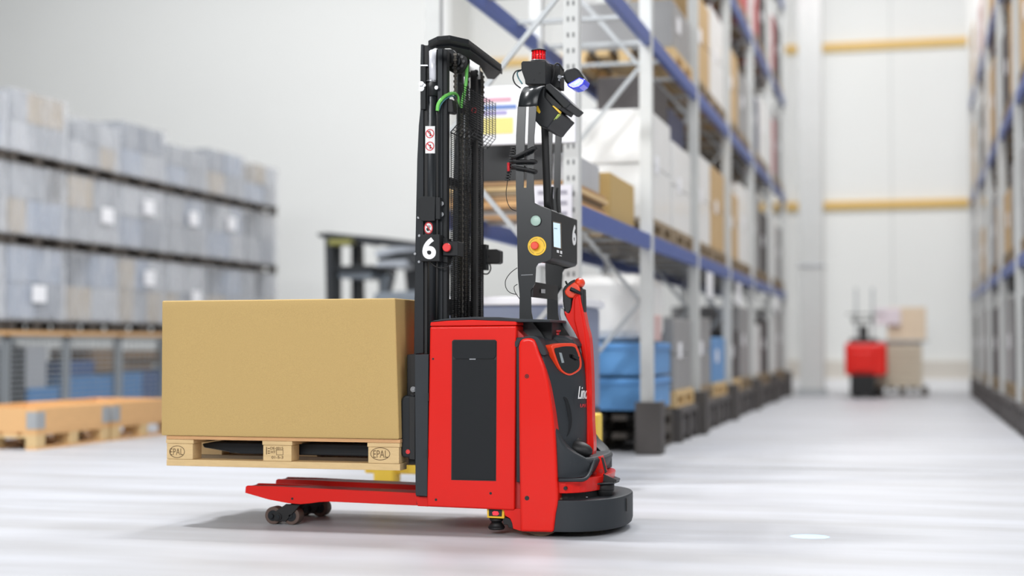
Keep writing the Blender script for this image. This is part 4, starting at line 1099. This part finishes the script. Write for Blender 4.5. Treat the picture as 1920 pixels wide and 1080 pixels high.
# ---- wooden collars on pallets in the left foreground
def collar(x0, x1, y0, y1, lab):
    T = thing('pallet_collar_box', lab, 'crate', ((x0 + x1) / 2, (y0 + y1) / 2, 0))
    for t in (0, .5, 1):
        xx = x0 + (x1 - x0 - .1) * t
        bm = NB(); box(bm, xx, xx + .1, y0, y1, 0, .022); obj('bottom_board', bm, WOODO, T)
        for s in (0, .5, 1):
            yy = y0 + (y1 - y0 - .14) * s; bm = NB(); box(bm, xx, xx + .1, yy, yy + .14, .022, .10); obj('block', bm, WOOD, T, bevel=.004)
    for s in (0, .5, 1):
        yy = y0 + (y1 - y0 - .14) * s; bm = NB(); box(bm, x0, x1, yy, yy + .14, .10, .121); obj('stringer_board', bm, WOOD, T)
    for s in range(5):
        xx = x0 + (x1 - x0 - .13) * s / 4; bm = NB(); box(bm, xx, xx + .13, y0, y1, .121, .143); obj('deck_board', bm, WOODO, T)
    z0, z1 = .144, .345
    for (a, b, c, d) in ((x0, x1, y0, y0 + .022), (x0, x1, y1 - .022, y1), (x0, x0 + .022, y0 + .022, y1 - .022), (x1 - .022, x1, y0 + .022, y1 - .022)):
        bm = NB(); box(bm, a, b, c, d, z0, z1); obj('collar_board', bm, WOODO, T, bevel=.003)
    for (x, y) in ((x1, y0), (x1, y1), (x0, y0), (x0, y1)):
        sx = 1 if x == x1 else -1; sy = 1 if y == y1 else -1
        bm = NB(); box(bm, min(x, x + .004 * sx), max(x, x + .004 * sx), min(y, y - .13 * sy), max(y, y - .13 * sy), z0 + .03, z1 - .03)
        box(bm, min(x, x - .09 * sx), max(x, x - .09 * sx), min(y, y + .004 * sy), max(y, y + .004 * sy), z0 + .03, z1 - .03)
        obj('corner_hinge', bm, RACKG, T)
    return T
collar(-7.85, -7.0, 11.30, 12.50, 'orange-toned wooden collar box on a pallet at the far left, nearer one')
collar(-7.85, -7.0, 12.56, 13.76, 'orange-toned wooden collar box on a pallet behind the nearer one, half hidden by the carton')
for (x, y, zq) in ((-7.4, 11.8, .145),):
    bm = NB(); box(bm, x - .3, x + .3, y - .4, y + .4, zq, zq + .012)
    top('cardboard_sheet', bm, CARD, 'flat cardboard sheet lying inside the nearer wooden collar box', 'cardboard')

# ---- counterbalance forklift behind the carton
FX = atY(604, 500, 16.4).x; FY = 16.4
def fz(y): return atY(690, y, FY).z
def fx(x): return atY(x, 500, FY).x
FT = thing('counterbalance_truck', 'grey and black ride-on forklift parked behind the brown carton', 'forklift truck', (fx(700), FY + .6, 0))
FG = mat('truck_grey', (118, 126, 134), .35, var=.05, coat=.3); FB = mat('truck_black', (40, 43, 46), .4, var=.06); FS = mat('truck_silver', (178, 184, 192), .3, var=.05, metal=.3)
def fo(name, px, d, m, y0=0, bevel=.01):
    bm = NB(); extr(bm, [Vector((fx(a), FY + y0, fz(b))) for a, b in px], (0, d, 0)); return obj(name, bm, m, FT, bevel=bevel)
for yo in (0, 1.0):
    fo('guard_post', [(608, 446), (622, 446), (626, 600), (612, 600)], .07, FB, yo)
    fo('guard_post', [(757, 480), (778, 484), (800, 500), (786, 510), (765, 494)], .07, FB, yo)
fo('roof_frame', [(592, 436), (612, 434), (662, 440), (720, 446), (790, 456), (850, 464), (850, 470), (740, 460), (668, 450), (600, 444)], 1.07, FB)
for k in range(5):
    fo('roof_bar', [(612 + k * 34, 437 + k * 3.4), (622 + k * 34, 438 + k * 3.4), (622 + k * 34, 449 + k * 3), (612 + k * 34, 448 + k * 3)], 1.0, FG, .035)
fo('roof_light', [(616, 447), (662, 447), (656, 459), (616, 459)], .2, mat('olive_lens', (128, 126, 70), .4), -.02)
fo('mast_profile', [(609, 450), (626, 450), (628, 720), (611, 720)], .09, FB, .16); fo('mast_profile', [(609, 450), (626, 450), (628, 720), (611, 720)], .09, FB, .84)
fo('cross_beam', [(622, 497), (690, 496), (692, 506), (650, 509), (622, 508)], .9, FB, .1)
fo('instrument_cowl', [(624, 509), (690, 508), (686, 521), (626, 520)], .8, FG, .15)
fo('cab_arch', [(700, 470), (740, 462), (800, 456), (860, 458), (870, 470), (800, 470), (740, 474), (704, 484)], 1.0, FS, .03)
fo('rear_window_band', [(700, 476), (760, 471), (850, 471), (856, 486), (780, 487), (706, 490)], .94, FB, .06)
fo('rear_guard', [(706, 490), (780, 487), (856, 486), (862, 500), (780, 498), (700, 500)], .98, FS, .04)
fo('steering_column', [(682, 520), (700, 506), (706, 512), (694, 560), (682, 560)], .2, FG, .5)
fo('seat_back', [(742, 506), (770, 500), (780, 520), (776, 580), (750, 584)], .5, FB, .3)
fo('counterweight', [(700, 548), (790, 545), (862, 560), (872, 600), (872, 730), (640, 730), (640, 620), (690, 600)], 1.05, FG, .01, .04)
fo('chassis', [(628, 640), (720, 640), (720, 745), (628, 745)], .95, FB, .06)
for (x, r) in ((655, .30), (835, .25)):
    for yo in (-.05, .93):
        bm = NB(); cyl(bm, (fx(x), FY + yo, r), (fx(x), FY + yo + .18, r), r, seg=32); W_ = obj('wheel', bm, BLACK, FT, bevel=.02)
        bm = NB(); cyl(bm, (fx(x), FY + yo - .01, r), (fx(x), FY + yo + .19, r), r * .5, seg=24); obj('wheel_rim', bm, FS, W_)
for yo in (.25, .8):
    bm = NB(); box(bm, fx(608) - 1.0, fx(608), FY + yo, FY + yo + .12, .06, .10); obj('fork', bm, FB, FT); 
bm = NB(); box(bm, fx(604), fx(609), FY + .1, FY + 1.0, .06, .6); obj('fork_carriage', bm, FB, FT)

# ------------------------------------------------------------ pallet racking along the aisle (left side)
def rack(name, lab, x0, x1, ys, levels, zt_, beamm, skipb=()):
    """x0 back, x1 aisle face; ys frame positions; parts: uprights, braces, beams"""
    T = thing(name, lab, 'rack', ((x0 + x1) / 2, ys[0], 0))
    w = .10
    for y in ys:
        for x in (x0, x1 - w):
            bm = NB(); box(bm, x, x + w, y, y + .09, .012, zt_)
            U = obj('upright', bm, RACKW, T, bevel=.004)
            bm = NB(); box(bm, x - .03, x + w + .03, y - .03, y + .12, 0, .012); obj('foot_plate', bm, RACKG, U)
        z = .25; s = 0
        while z + .95 < zt_:
            bm = NB(); a = Vector((x0 + w, y + .03, z)); b = Vector((x1 - w, y + .03, z + .95))
            if s: a.z, b.z = b.z, a.z
            d = Vector((0, 0, .045)); extr(bm, [a, b, b + d, a + d], (0, .03, 0)); obj('brace', bm, RACKG, T)
            z += .95; s = 1 - s
    for i, (ya, yb) in enumerate(zip(ys, ys[1:])):
        for z in levels:
            if (i, z) in skipb: continue
            for x in (x0 + .02, x1 - .06):
                bm = NB(); box(bm, x, x + .05, ya + .09, yb, z - .12, z); obj('beam', bm, beamm, T, bevel=.006)
            for k in range(3):
                yy = ya + .35 + k * .9
                bm = NB(); box(bm, x0 + .07, x1 - .06, yy, yy + .06, z - .03, z - .002); obj('cross_support', bm, RACKG, T)
    return T
ys = [9.28 + 2.82 * i for i in range(7)]
XR0, XR1 = -2.98, -1.97
LV = (1.76, 3.40, 5.05, 6.7)
RK = rack('pallet_rack', 'tall pallet rack with blue beams along the left side of the aisle', XR0, XR1, ys, LV, 7.6, RACKB)
# perforations on the near aisle-side upright face
bm = NB()
for k in range(70):
    z = .3 + k * .1
    for dx in (.025, .06): box(bm, XR1 - .10 + dx, XR1 - .10 + dx + .014, 9.2785, 9.2805, z, z + .03)
obj('slot_row', bm, mat('slot_dark', (120, 122, 122), .6), RK, kind='stuff')
# yellow rack-end guard
GT = thing('rack_guard', 'yellow impact guard at the foot of the near rack end', 'guard', (-2.5, 9.1, 0))
bm = NB(); box(bm, -3.30, -1.79, 9.06, 9.12, .07, .19); obj('guard_rail', bm, PVCY, GT, bevel=.012)
for x in (-3.22, -1.93):
    bm = NB(); box(bm, x, x + .13, 9.0, 9.16, 0.012, .46); obj('guard_post', bm, PVCY, GT, bevel=.012)
    bm = NB(); box(bm, x - .03, x + .16, 8.97, 9.19, 0, .012); obj('foot_plate', bm, RACKG, GT)

# sign board and notices on the rack end
xs0 = atY(898, 200, 9.2).x; xs1 = atY(1075, 200, 9.2).x
zs1 = atY(960, 158, 9.2).z; zs0 = atY(960, 268, 9.2).z
SG = thing('sign_board', 'white notice board with colour-printed panels high on the near rack end', 'sign', ((xs0 + xs1) / 2, 9.22, zs0))
bm = NB(); box(bm, xs0, xs1, 9.25, 9.278, zs0, zs1); obj('board', bm, mat('sign_white', (246, 246, 250), .45, var=.01), SG, bevel=.003)
for (a, b, c, d, m) in ((905, 958, 182, 192, mat('print_rose', (222, 170, 186))), (905, 968, 196, 206, mat('print_blue', (110, 140, 200))), (905, 950, 208, 216, mat('print_violet', (170, 160, 210))),
                        (905, 962, 220, 252, mat('print_yellow', (240, 226, 140))), (1014, 1030, 190, 196, mat('print_rose', (222, 170, 186))), (1014, 1030, 232, 242, mat('print_yellow', (240, 226, 140))), (1040, 1068, 186, 240, mat('print_pale', (224, 228, 238)))):
    pa = atY(a, d, 9.249); pb = atY(b, c, 9.249)
    bm = NB(); box(bm, pa.x, pb.x, 9.247, 9.25, pa.z, pb.z); obj('printed_panel', bm, m, SG)
def notice(px0, px1, py0, py1, Y, lab, lines):
    a = atY(px0, py1, Y); b = atY(px1, py0, Y)
    T = thing('notice_panel', lab, 'sign', ((a.x + b.x) / 2, Y, a.z))
    bm = NB(); box(bm, a.x, b.x, Y, Y + .015, a.z, b.z); obj('panel', bm, mat('notice_white', (232, 231, 238), .5, var=.01), T)
    for k in range(lines):
        z = b.z - (b.z - a.z) * (k + .7) / (lines + .6)
        bm = NB(); box(bm, a.x + .03, b.x - .03, Y - .003, Y, z - .012, z + .012); obj('print_line', bm, mat('print_grey', (168, 166, 178), .6), T)
notice(1000, 1072, 346, 498, 9.26, 'white notice sheet with grey lines fixed to the near rack end beside the operator display', 7)

# dark and timber goods seen between mast and sensor frame
def goods(name, lab, cat, x0, x1, y0, y1, z0, z1, m, grp=None, bevel=.01, seams=True):
    bm = NB(); box(bm, x0, x1, y0, y1, z0, z1)
    o = top(name, bm, m, lab, cat, grp, origin=((x0 + x1) / 2, (y0 + y1) / 2, z0), bevel=bevel)
    return o
def carton_t(lab, x0, x1, y0, y1, z0, z1, m, grp=None, cat='box', name='carton', tape=True):
    o = goods(name, lab, cat, x0, x1, y0, y1, z0, z1, m, grp)
    if tape:
        ym = (y0 + y1) / 2
        bm = NB(); box(bm, x1, x1 + .003, ym - .03, ym + .03, z0 + .02, z1); box(bm, x0, x1, ym - .03, ym + .03, z1, z1 + .002); obj('tape', bm, mat('pale_tape', (206, 196, 176), .35), o)
    bm = NB(); box(bm, x1, x1 + .004, y0 + .1, y0 + .26, z0 + (z1 - z0) * .5, z0 + (z1 - z0) * .5 + .12); obj('paper_label', bm, PAPER, o)
    return o
def crate_t(lab, x0, x1, y0, y1, z0, z1, m, grp=None, name='plastic_crate'):
    T = thing(name, lab, 'crate', ((x0 + x1) / 2, (y0 + y1) / 2, z0), grp)
    bm = NB()
    t = .025
    box(bm, x0, x1, y0, y1, z0, z0 + t); box(bm, x0, x0 + t, y0, y1, z0 + t, z1); box(bm, x1 - t, x1, y0, y1, z0 + t, z1)
    box(bm, x0 + t, x1 - t, y0, y0 + t, z0 + t, z1); box(bm, x0 + t, x1 - t, y1 - t, y1, z0 + t, z1)
    obj('body', bm, m, T, bevel=.006)
    n = max(1, int((z1 - z0) / .14))
    for k in range(n):
        bm = NB(); ribs(bm, x0, x1, y0, y1, z0 + (z1 - z0) * (k + .9) / n - .02); obj('rib', bm, m, T)
    return T
z_ = 1.766
for k in range(5):
    z0 = z_ + k * .032
    goods('timber_board', '%s board from below in the brown timber pile behind the sensor frame' % ('bottom', 'second', 'third', 'fourth', 'top')[k], 'board', XR0 + .06, XR1 - .07 - .02 * (k % 3), 9.46, 10.62, z0, z0 + .03, (WOODO, mat('brown_timber', (176, 140, 100), .7, var=.15), WOODG, WOOD, mat('brown_timber', (176, 140, 100)))[k], 'timber boards on the lower beam', .004)
goods('black_case', 'black case on the timber pile under the white notice board', 'case', -2.85, -2.25, 9.55, 10.3, z_ + .162, z_ + .50, BLKC)
goods('white_bale', 'grey-white film bale beside the black case on the lower beam', 'bale', -2.24, -2.08, 9.7, 10.5, z_ + .162, z_ + .36, GREYS[1])
goods('cardboard_carton', 'plain brown carton on the lower beam just behind the near upright', 'box', -2.7, -2.06, 10.8, 11.8, 1.77, 2.12, CARD)
# grey-blue bin with white lid, the wide one just behind the truck
T = thing('lidded_bin', 'wide grey-blue bin with a white lid in the near rack bay behind the truck', 'bin', (-2.5, 10.0, .3))
bm = NB(); box(bm, -3.0, -2.1, 9.5, 10.6, .44, 1.13); obj('body', bm, mat('bin_grey_blue', (132, 142, 166), .45, var=.04), T, bevel=.02)
bm = NB(); box(bm, -3.05, -2.07, 9.47, 10.63, 1.13, 1.185); obj('lid', bm, mat('lid_white', (240, 241, 246), .4, var=.02), T, bevel=.01)
bm = NB(); simple_pallet(bm, -3.0, -2.1, 9.5, 10.6, 0.29); obj('base', bm, DKPAL, T)
bm = NB(); box(bm, -3.0, -2.1, 9.5, 10.6, 0, .29); obj('plinth', bm, BLKC, T, bevel=.01)

# ---- goods in the aisle rack, bay by bay (floor, then level on each beam)
PALW = mat('load_white', (232, 232, 230), .45, var=.04, scale=3, bump=.2, bscale=12, coat=.2)
PINK = mat('load_pinkish', (206, 176, 172), .6, var=.06, scale=3)
TAN = mat('load_tan', (198, 168, 122), .7, var=.1, scale=4)
MGREY = mat('load_grey', (150, 150, 150), .5, var=.1, scale=4)
DGREY = mat('load_dark', (66, 62, 62), .6, var=.15, scale=4)
MRED = mat('load_red', (176, 52, 58), .5, var=.1, scale=4)
LBLU = mat('load_blue', (96, 152, 206), .45, var=.06)
NAVY = mat('load_navy', (52, 58, 88), .5, var=.08)
CNAME = {id(PALW): 'white', id(PINK): 'pinkish', id(TAN): 'tan', id(MGREY): 'mid-grey', id(DGREY): 'dark', id(MRED): 'red', id(LBLU): 'light blue', id(NAVY): 'navy'}
bayn = ['nearest', 'second', 'third', 'fourth', 'fifth', 'farthest']
def place_load(y0, z, w, h, m, bay, slot, lvl, side='left', x0=XR0 + .06, x1=XR1 - .03, pallet=True):
    nm = CNAME[id(m)]
    T = thing('palletised_load', '%s palletised load, %s of the %s bay, %s, %s rack' % (nm, slot, bayn[bay], lvl, side), 'pallet load', ((x0 + x1) / 2, y0 + w / 2, z), 'goods in the %s rack' % side)
    zt_ = z
    if pallet:
        bm = NB(); zt_ = simple_pallet(bm, x0, x1, y0, y0 + w, z); obj('pallet', bm, WOOD if h < .7 else WOODG, T)
    n = 2 if h > .5 else 1
    for k in range(n):
        for s in range(2):
            bm = NB(); box(bm, x0 + .03, x1 - .02, y0 + .02 + s * (w - .04) / 2, y0 + .012 + (s + 1) * (w - .04) / 2, zt_ + .002 + k * h / n, zt_ + (k + 1) * h / n - .004)
            obj('carton', bm, m, T, bevel=.012)
    bm = NB(); box(bm, x1 - .02, x1 - .014, y0 + .3, y0 + .5, zt_ + h * .45, zt_ + h * .45 + .14); obj('paper_label', bm, PAPER, T)
    return T
# bay 0 floor: blue crates in three tiers, white and pink goods above
b0 = ys[0] + .1
def slotx(b, k): return ys[b] + .16 + k * 1.31
crate_t('lower light blue crate of the second rack bay beside the truck', XR0 + .1, XR1 - .06, 12.27, 13.43, .34, .60, LBLU)
crate_t('upper light blue crate of the second rack bay beside the truck', XR0 + .1, XR1 - .06, 12.27, 13.43, .626, .89, LBLU)
bm = NB(); simple_pallet(bm, XR0 + .06, XR1 - .04, 12.25, 13.45, .16); simple_pallet(bm, XR0 + .06, XR1 - .04, 12.25, 13.45, .012)
top('wooden_pallet', bm, DKPAL, 'two dark pallets under the light blue crates in the second bay', 'pallet')
goods('white_sack', 'white film-wrapped sack pile on top of the blue crates', 'sack', XR0 + .12, XR1 - .1, 12.32, 13.4, .905, 1.46, PALW, None, .09)
goods('pinkish_carton', 'low pinkish carton in front of the white sacks in the second bay', 'box', XR1 - .1, XR1 - .02, 12.3, 12.7, .905, 1.12, PINK)
floor_m = [None, None, [MGREY, DGREY], [LBLU, DGREY], [DGREY, MGREY], [DGREY, DGREY]]
random.seed(11)
plan_l = {
 1: [(None, (MGREY, .66)), ((PALW, .9), (PALW, .8)), (None, (MGREY, .45)), ((PALW, .4), (MGREY, .6))],
 2: [((MGREY, .7), (LBLU, .5)), ((PALW, .9), (TAN, .9)), ((TAN, .9), (PALW, 1.0)), ((MRED, .5), (MGREY, .8))],
 3: [((DGREY, .6), (MGREY, .9)), ((TAN, .8), (PALW, 1.0)), ((TAN, .9), (MGREY, .8)), ((MGREY, .8), (MRED, .8))],
 4: [((PALW, .7), (DGREY, .8)), ((MGREY, 1.1), (DGREY, .9)), ((NAVY, .8), (PALW, .9)), ((MRED, .9), (DGREY, .9))],
 5: [((PALW, .9), (MGREY, 1.0)), ((PALW, 1.0), (MGREY, .9)), ((MRED, .9), (MGREY, 1.1)), ((MRED, .9), (DGREY, 1.0))]}
lvn = ['floor level', 'first beam', 'second beam', 'third beam', 'fourth beam']
slotn = ['near side', 'far side']
for b, rows in plan_l.items():
    for li, row in enumerate(rows):
        z = .31 if li == 0 else LV[li - 1] + .005
        for k, mh in enumerate(row):
            if mh is None: continue
            m, h = mh
            place_load(slotx(b, k), z, 1.2, h, m, b, slotn[k], lvn[li])
for b, (m1, m2) in enumerate(((TAN, PALW), (MRED, MGREY), (MRED, DGREY), (MGREY, MRED), (DGREY, MRED))):
    for k, m in enumerate((m1, m2)): place_load(slotx(b + 1, k), LV[3] + .005, 1.2, .9, m, b + 1, slotn[k], lvn[4])
goods('dark_case', 'dark flat case on top of the white load, first beam of the second bay', 'case', XR1 - .5, XR1 - .06, slotx(1, 0) + .1, slotx(1, 0) + 1.1, LV[0] + .005 + .144 + .9, LV[0] + .149 + 1.18, DGREY)
goods('dark_case', 'dark flat case on the white load, far side of the second bay', 'case', XR0 + .2, XR1 - .1, slotx(1, 1) + .1, slotx(1, 1) + 1.1, LV[0] + .149 + .8, LV[0] + .149 + 1.12, NAVY)
# dark kick boxes on the floor under the loads of the farther bays
KD = mat('dark_base', (78, 74, 72), .6, var=.15, scale=5)
for b in range(1, 6):
    for k in range(2):
        if b == 1 and k == 0: continue
        y0 = slotx(b, k)
        T = thing('floor_stand', 'dark low floor stand, %s of the %s bay, left rack' % (slotn[k], bayn[b]), 'stand', ((XR0 + XR1) / 2, y0 + .6, 0), 'dark stands under the left rack')
        bm = NB(); box(bm, XR0 + .1, XR1 + .02, y0, y0 + 1.2, .24, .305); obj('deck', bm, KD, T, bevel=.006)
        for s in (0, .5, 1):
            bm = NB(); box(bm, XR0 + .1, XR1 + .02, y0 + s * 1.06, y0 + s * 1.06 + .14, 0, .24); obj('foot', bm, KD, T)
        bm = NB(); box(bm, XR1 - .02, XR1 - .0, y0 + .14, y0 + 1.06, .06, .2); obj('skirt_panel', bm, DGREY, T)
# post protectors on the next uprights
for i in range(1, 7):
    bm = NB(); box(bm, XR1 + .035, XR1 + .08, ys[i] - .05, ys[i] + .14, .0, .42)
    box(bm, XR1 - .13, XR1 + .08, ys[i] - .085, ys[i] - .05, .0, .42)
    top('post_protector', bm, KD, 'dark post protector at the foot of the %s upright from the near end' % ordn[i], 'guard', 'post protectors of the left rack', bevel=.01)
# white label plates hung from the first beam
for i in (2, 3, 5):
    y = ys[i] + .6
    bm = NB(); box(bm, XR1 + .0, XR1 + .006, y, y + .5, 1.36, 1.62)
    top('location_sign', bm, PAPER, 'white location sign below the first beam in the %s bay of the left rack' % bayn[i], 'sign', 'location signs of the left rack', origin=(XR1, y + .25, 1.36))

# ------------------------------------------------------------ rack on the right side of the aisle
XQ0, XQ1 = 1.06, 2.06
yq = [13.2 + 2.82 * i for i in range(6)]
rack('pallet_rack', 'pallet rack at the right edge with dark lower stock', XQ0, XQ1, yq, (1.76, 3.4, 5.05), 7.0, RACKB)
plan_r = [[(MGREY, .95), (DGREY, .9)], [(TAN, .7), (MGREY, .9)], [(DGREY, .9), (TAN, 1.0)], [(PINK, .8), (TAN, 1.0)]]
for b in range(5):
    for li in range(4):
        for k in range(2):
            m, h = plan_r[li][(k + b) % 2]
            z = .31 if li == 0 else (1.765, 3.405, 5.055)[li - 1]
            y0 = yq[b] + .16 + k * 1.31
            nm = CNAME[id(m)]
            T = thing('palletised_load', '%s palletised load, %s of the %s bay, %s, right rack' % (nm, slotn[k], bayn[b], lvn[li]), 'pallet load', (1.5, y0 + .6, z), 'goods in the right rack')
            bm = NB(); zt_ = simple_pallet(bm, XQ0 + .04, XQ1 - .06, y0, y0 + 1.2, z); obj('pallet', bm, WOODG, T)
            for s in range(2):
                for r in range(2):
                    bm = NB(); box(bm, XQ0 + .05, XQ1 - .1, y0 + .02 + s * .58, y0 + .012 + (s + 1) * .58, zt_ + .002 + r * h / 2, zt_ + (r + 1) * h / 2 - .004); obj('carton', bm, m, T, bevel=.012)
            bm = NB(); box(bm, XQ0 + .044, XQ0 + .05, y0 + .3, y0 + .52, zt_ + h * .4, zt_ + h * .4 + .16); obj('paper_label', bm, PAPER, T)
    for k in range(2):
        y0 = yq[b] + .16 + k * 1.31
        T = thing('floor_stand', 'dark low floor stand, %s of the %s bay, right rack' % (slotn[k], bayn[b]), 'stand', (1.5, y0 + .6, 0), 'dark stands under the right rack')
        bm = NB(); box(bm, XQ0 - .02, XQ1 - .1, y0, y0 + 1.2, .24, .305); obj('deck', bm, KD, T, bevel=.006)
        for s in (0, .5, 1):
            bm = NB(); box(bm, XQ0 - .02, XQ1 - .1, y0 + s * 1.06, y0 + s * 1.06 + .14, 0, .24); obj('foot', bm, KD, T)
        bm = NB(); box(bm, XQ0 - .01, XQ0 + .01, y0 + .14, y0 + 1.06, .06, .2); obj('skirt_panel', bm, DGREY, T)

# ------------------------------------------------------------ the distant red truck and its load
YT = 25.4
T = thing('reach_truck', 'small red forklift seen end-on at the far end of the aisle', 'forklift truck', (atY(1620, 700, YT).x, YT + .5, 0))
q = lambda x, y: atY(x, y, YT)
def far(name, x0, y0, x1, y1, d, m, off=0, bevel=.01, parent=None):
    a = q(x0, y1); b = q(x1, y0); bm = NB(); box(bm, a.x, b.x, YT + off, YT + off + d, max(a.z, .0), b.z); return obj(name, bm, m, parent or T, bevel=bevel)
far('chassis', 1594, 704, 1640, 742, 1.2, BLACK)
far('body', 1584, 643, 1662, 704, 1.0, REDP, .05, .04)
far('front_panel', 1597, 660, 1637, 696, .05, REDP, 0, .01)
far('hood', 1592, 634, 1644, 650, .7, BLACK, .1, .03)
far('head', 1610, 610, 1626, 636, .2, BLACK, .2, .03)
far('tiller_bar', 1599, 598, 1634, 601, .04, BLACK, .2, .004)
far('grip', 1597, 596, 1603, 606, .06, BLACK, .19, .01); far('grip', 1630, 596, 1636, 606, .06, BLACK, .19, .01)
far('tiller_stem', 1614, 600, 1617, 620, .04, BLACK, .2, .004)
far('mast_profile', 1600, 536, 1604, 640, .08, mat('mast_pale', (180, 186, 188), .5), .9, .004); far('mast_profile', 1632, 536, 1636, 640, .08, mat('mast_pale', (180, 186, 188)), .9, .004)
far('mast_bar', 1583, 586, 1657, 588.5, .05, BLACK, .85, .002)
for x in (1600, 1632):
    p = q(x, 738); bm = NB(); cyl(bm, (p.x, YT + .3, .09), (p.x + .12, YT + .3, .09), .09, seg=20); obj('wheel', bm, BLACK, T)
def farbox(name, lab, cat, x0, y0, x1, y1, off, d, m, bevel=.01, z0=None):
    a = q(x0, y1); b = q(x1, y0); zb2 = a.z if z0 is None else z0
    bm = NB(); box(bm, a.x, b.x, YT + off, YT + off + d, zb2, b.z)
    return top(name, bm, m, lab, cat, None, origin=((a.x + b.x) / 2, YT + off + d / 2, zb2), bevel=bevel)
zg = q(1700, 716).z
bm = NB(); a = q(1640, 700); b = q(1742, 700); simple_pallet(bm, a.x, b.x, YT + 1.3, YT + 2.3, 0.0)
top('wooden_pallet', bm, DKPAL, 'dark pallet under the beige crate beside the distant red forklift', 'pallet')
o = farbox('beige_crate', 'beige slatted crate beside the distant red forklift', 'crate', 1640, 642, 1730, 712, 1.32, .9, mat('beige_crate', (206, 196, 176), .6, var=.05), z0=.146)
zt_ = q(1690, 642).z
for k in range(5):
    bm = NB(); a = q(1640, 640); b = q(1730, 640); z = .2 + k * .13; box(bm, a.x - .01, b.x + .01, YT + 1.30, YT + 1.319, z, z + .03); obj('slat', bm, mat('beige_crate_slat', (190, 180, 160), .6), o)
zc2 = q(1690, 642).z
bm = NB(); a = q(1634, 640); b = q(1742, 640); box(bm, a.x, b.x, YT + 1.28, YT + 2.25, zc2 + .001, zc2 + .04); top('grey_lid', bm, RACKG, 'grey lid lying on the beige crate at the aisle end', 'lid')
farbox('tan_carton', 'tan carton on top of the beige crate at the aisle end', 'box', 1662, 572, 1738, 636, 1.35, .8, mat('far_tan', (222, 204, 178), .7, var=.04), z0=zc2 + .042)
farbox('pale_carton', 'pale pinkish carton in front of the tan carton at the aisle end', 'box', 1640, 574, 1688, 604, 1.28, .06, mat('far_pale', (226, 218, 224), .6), z0=zc2 + .30)
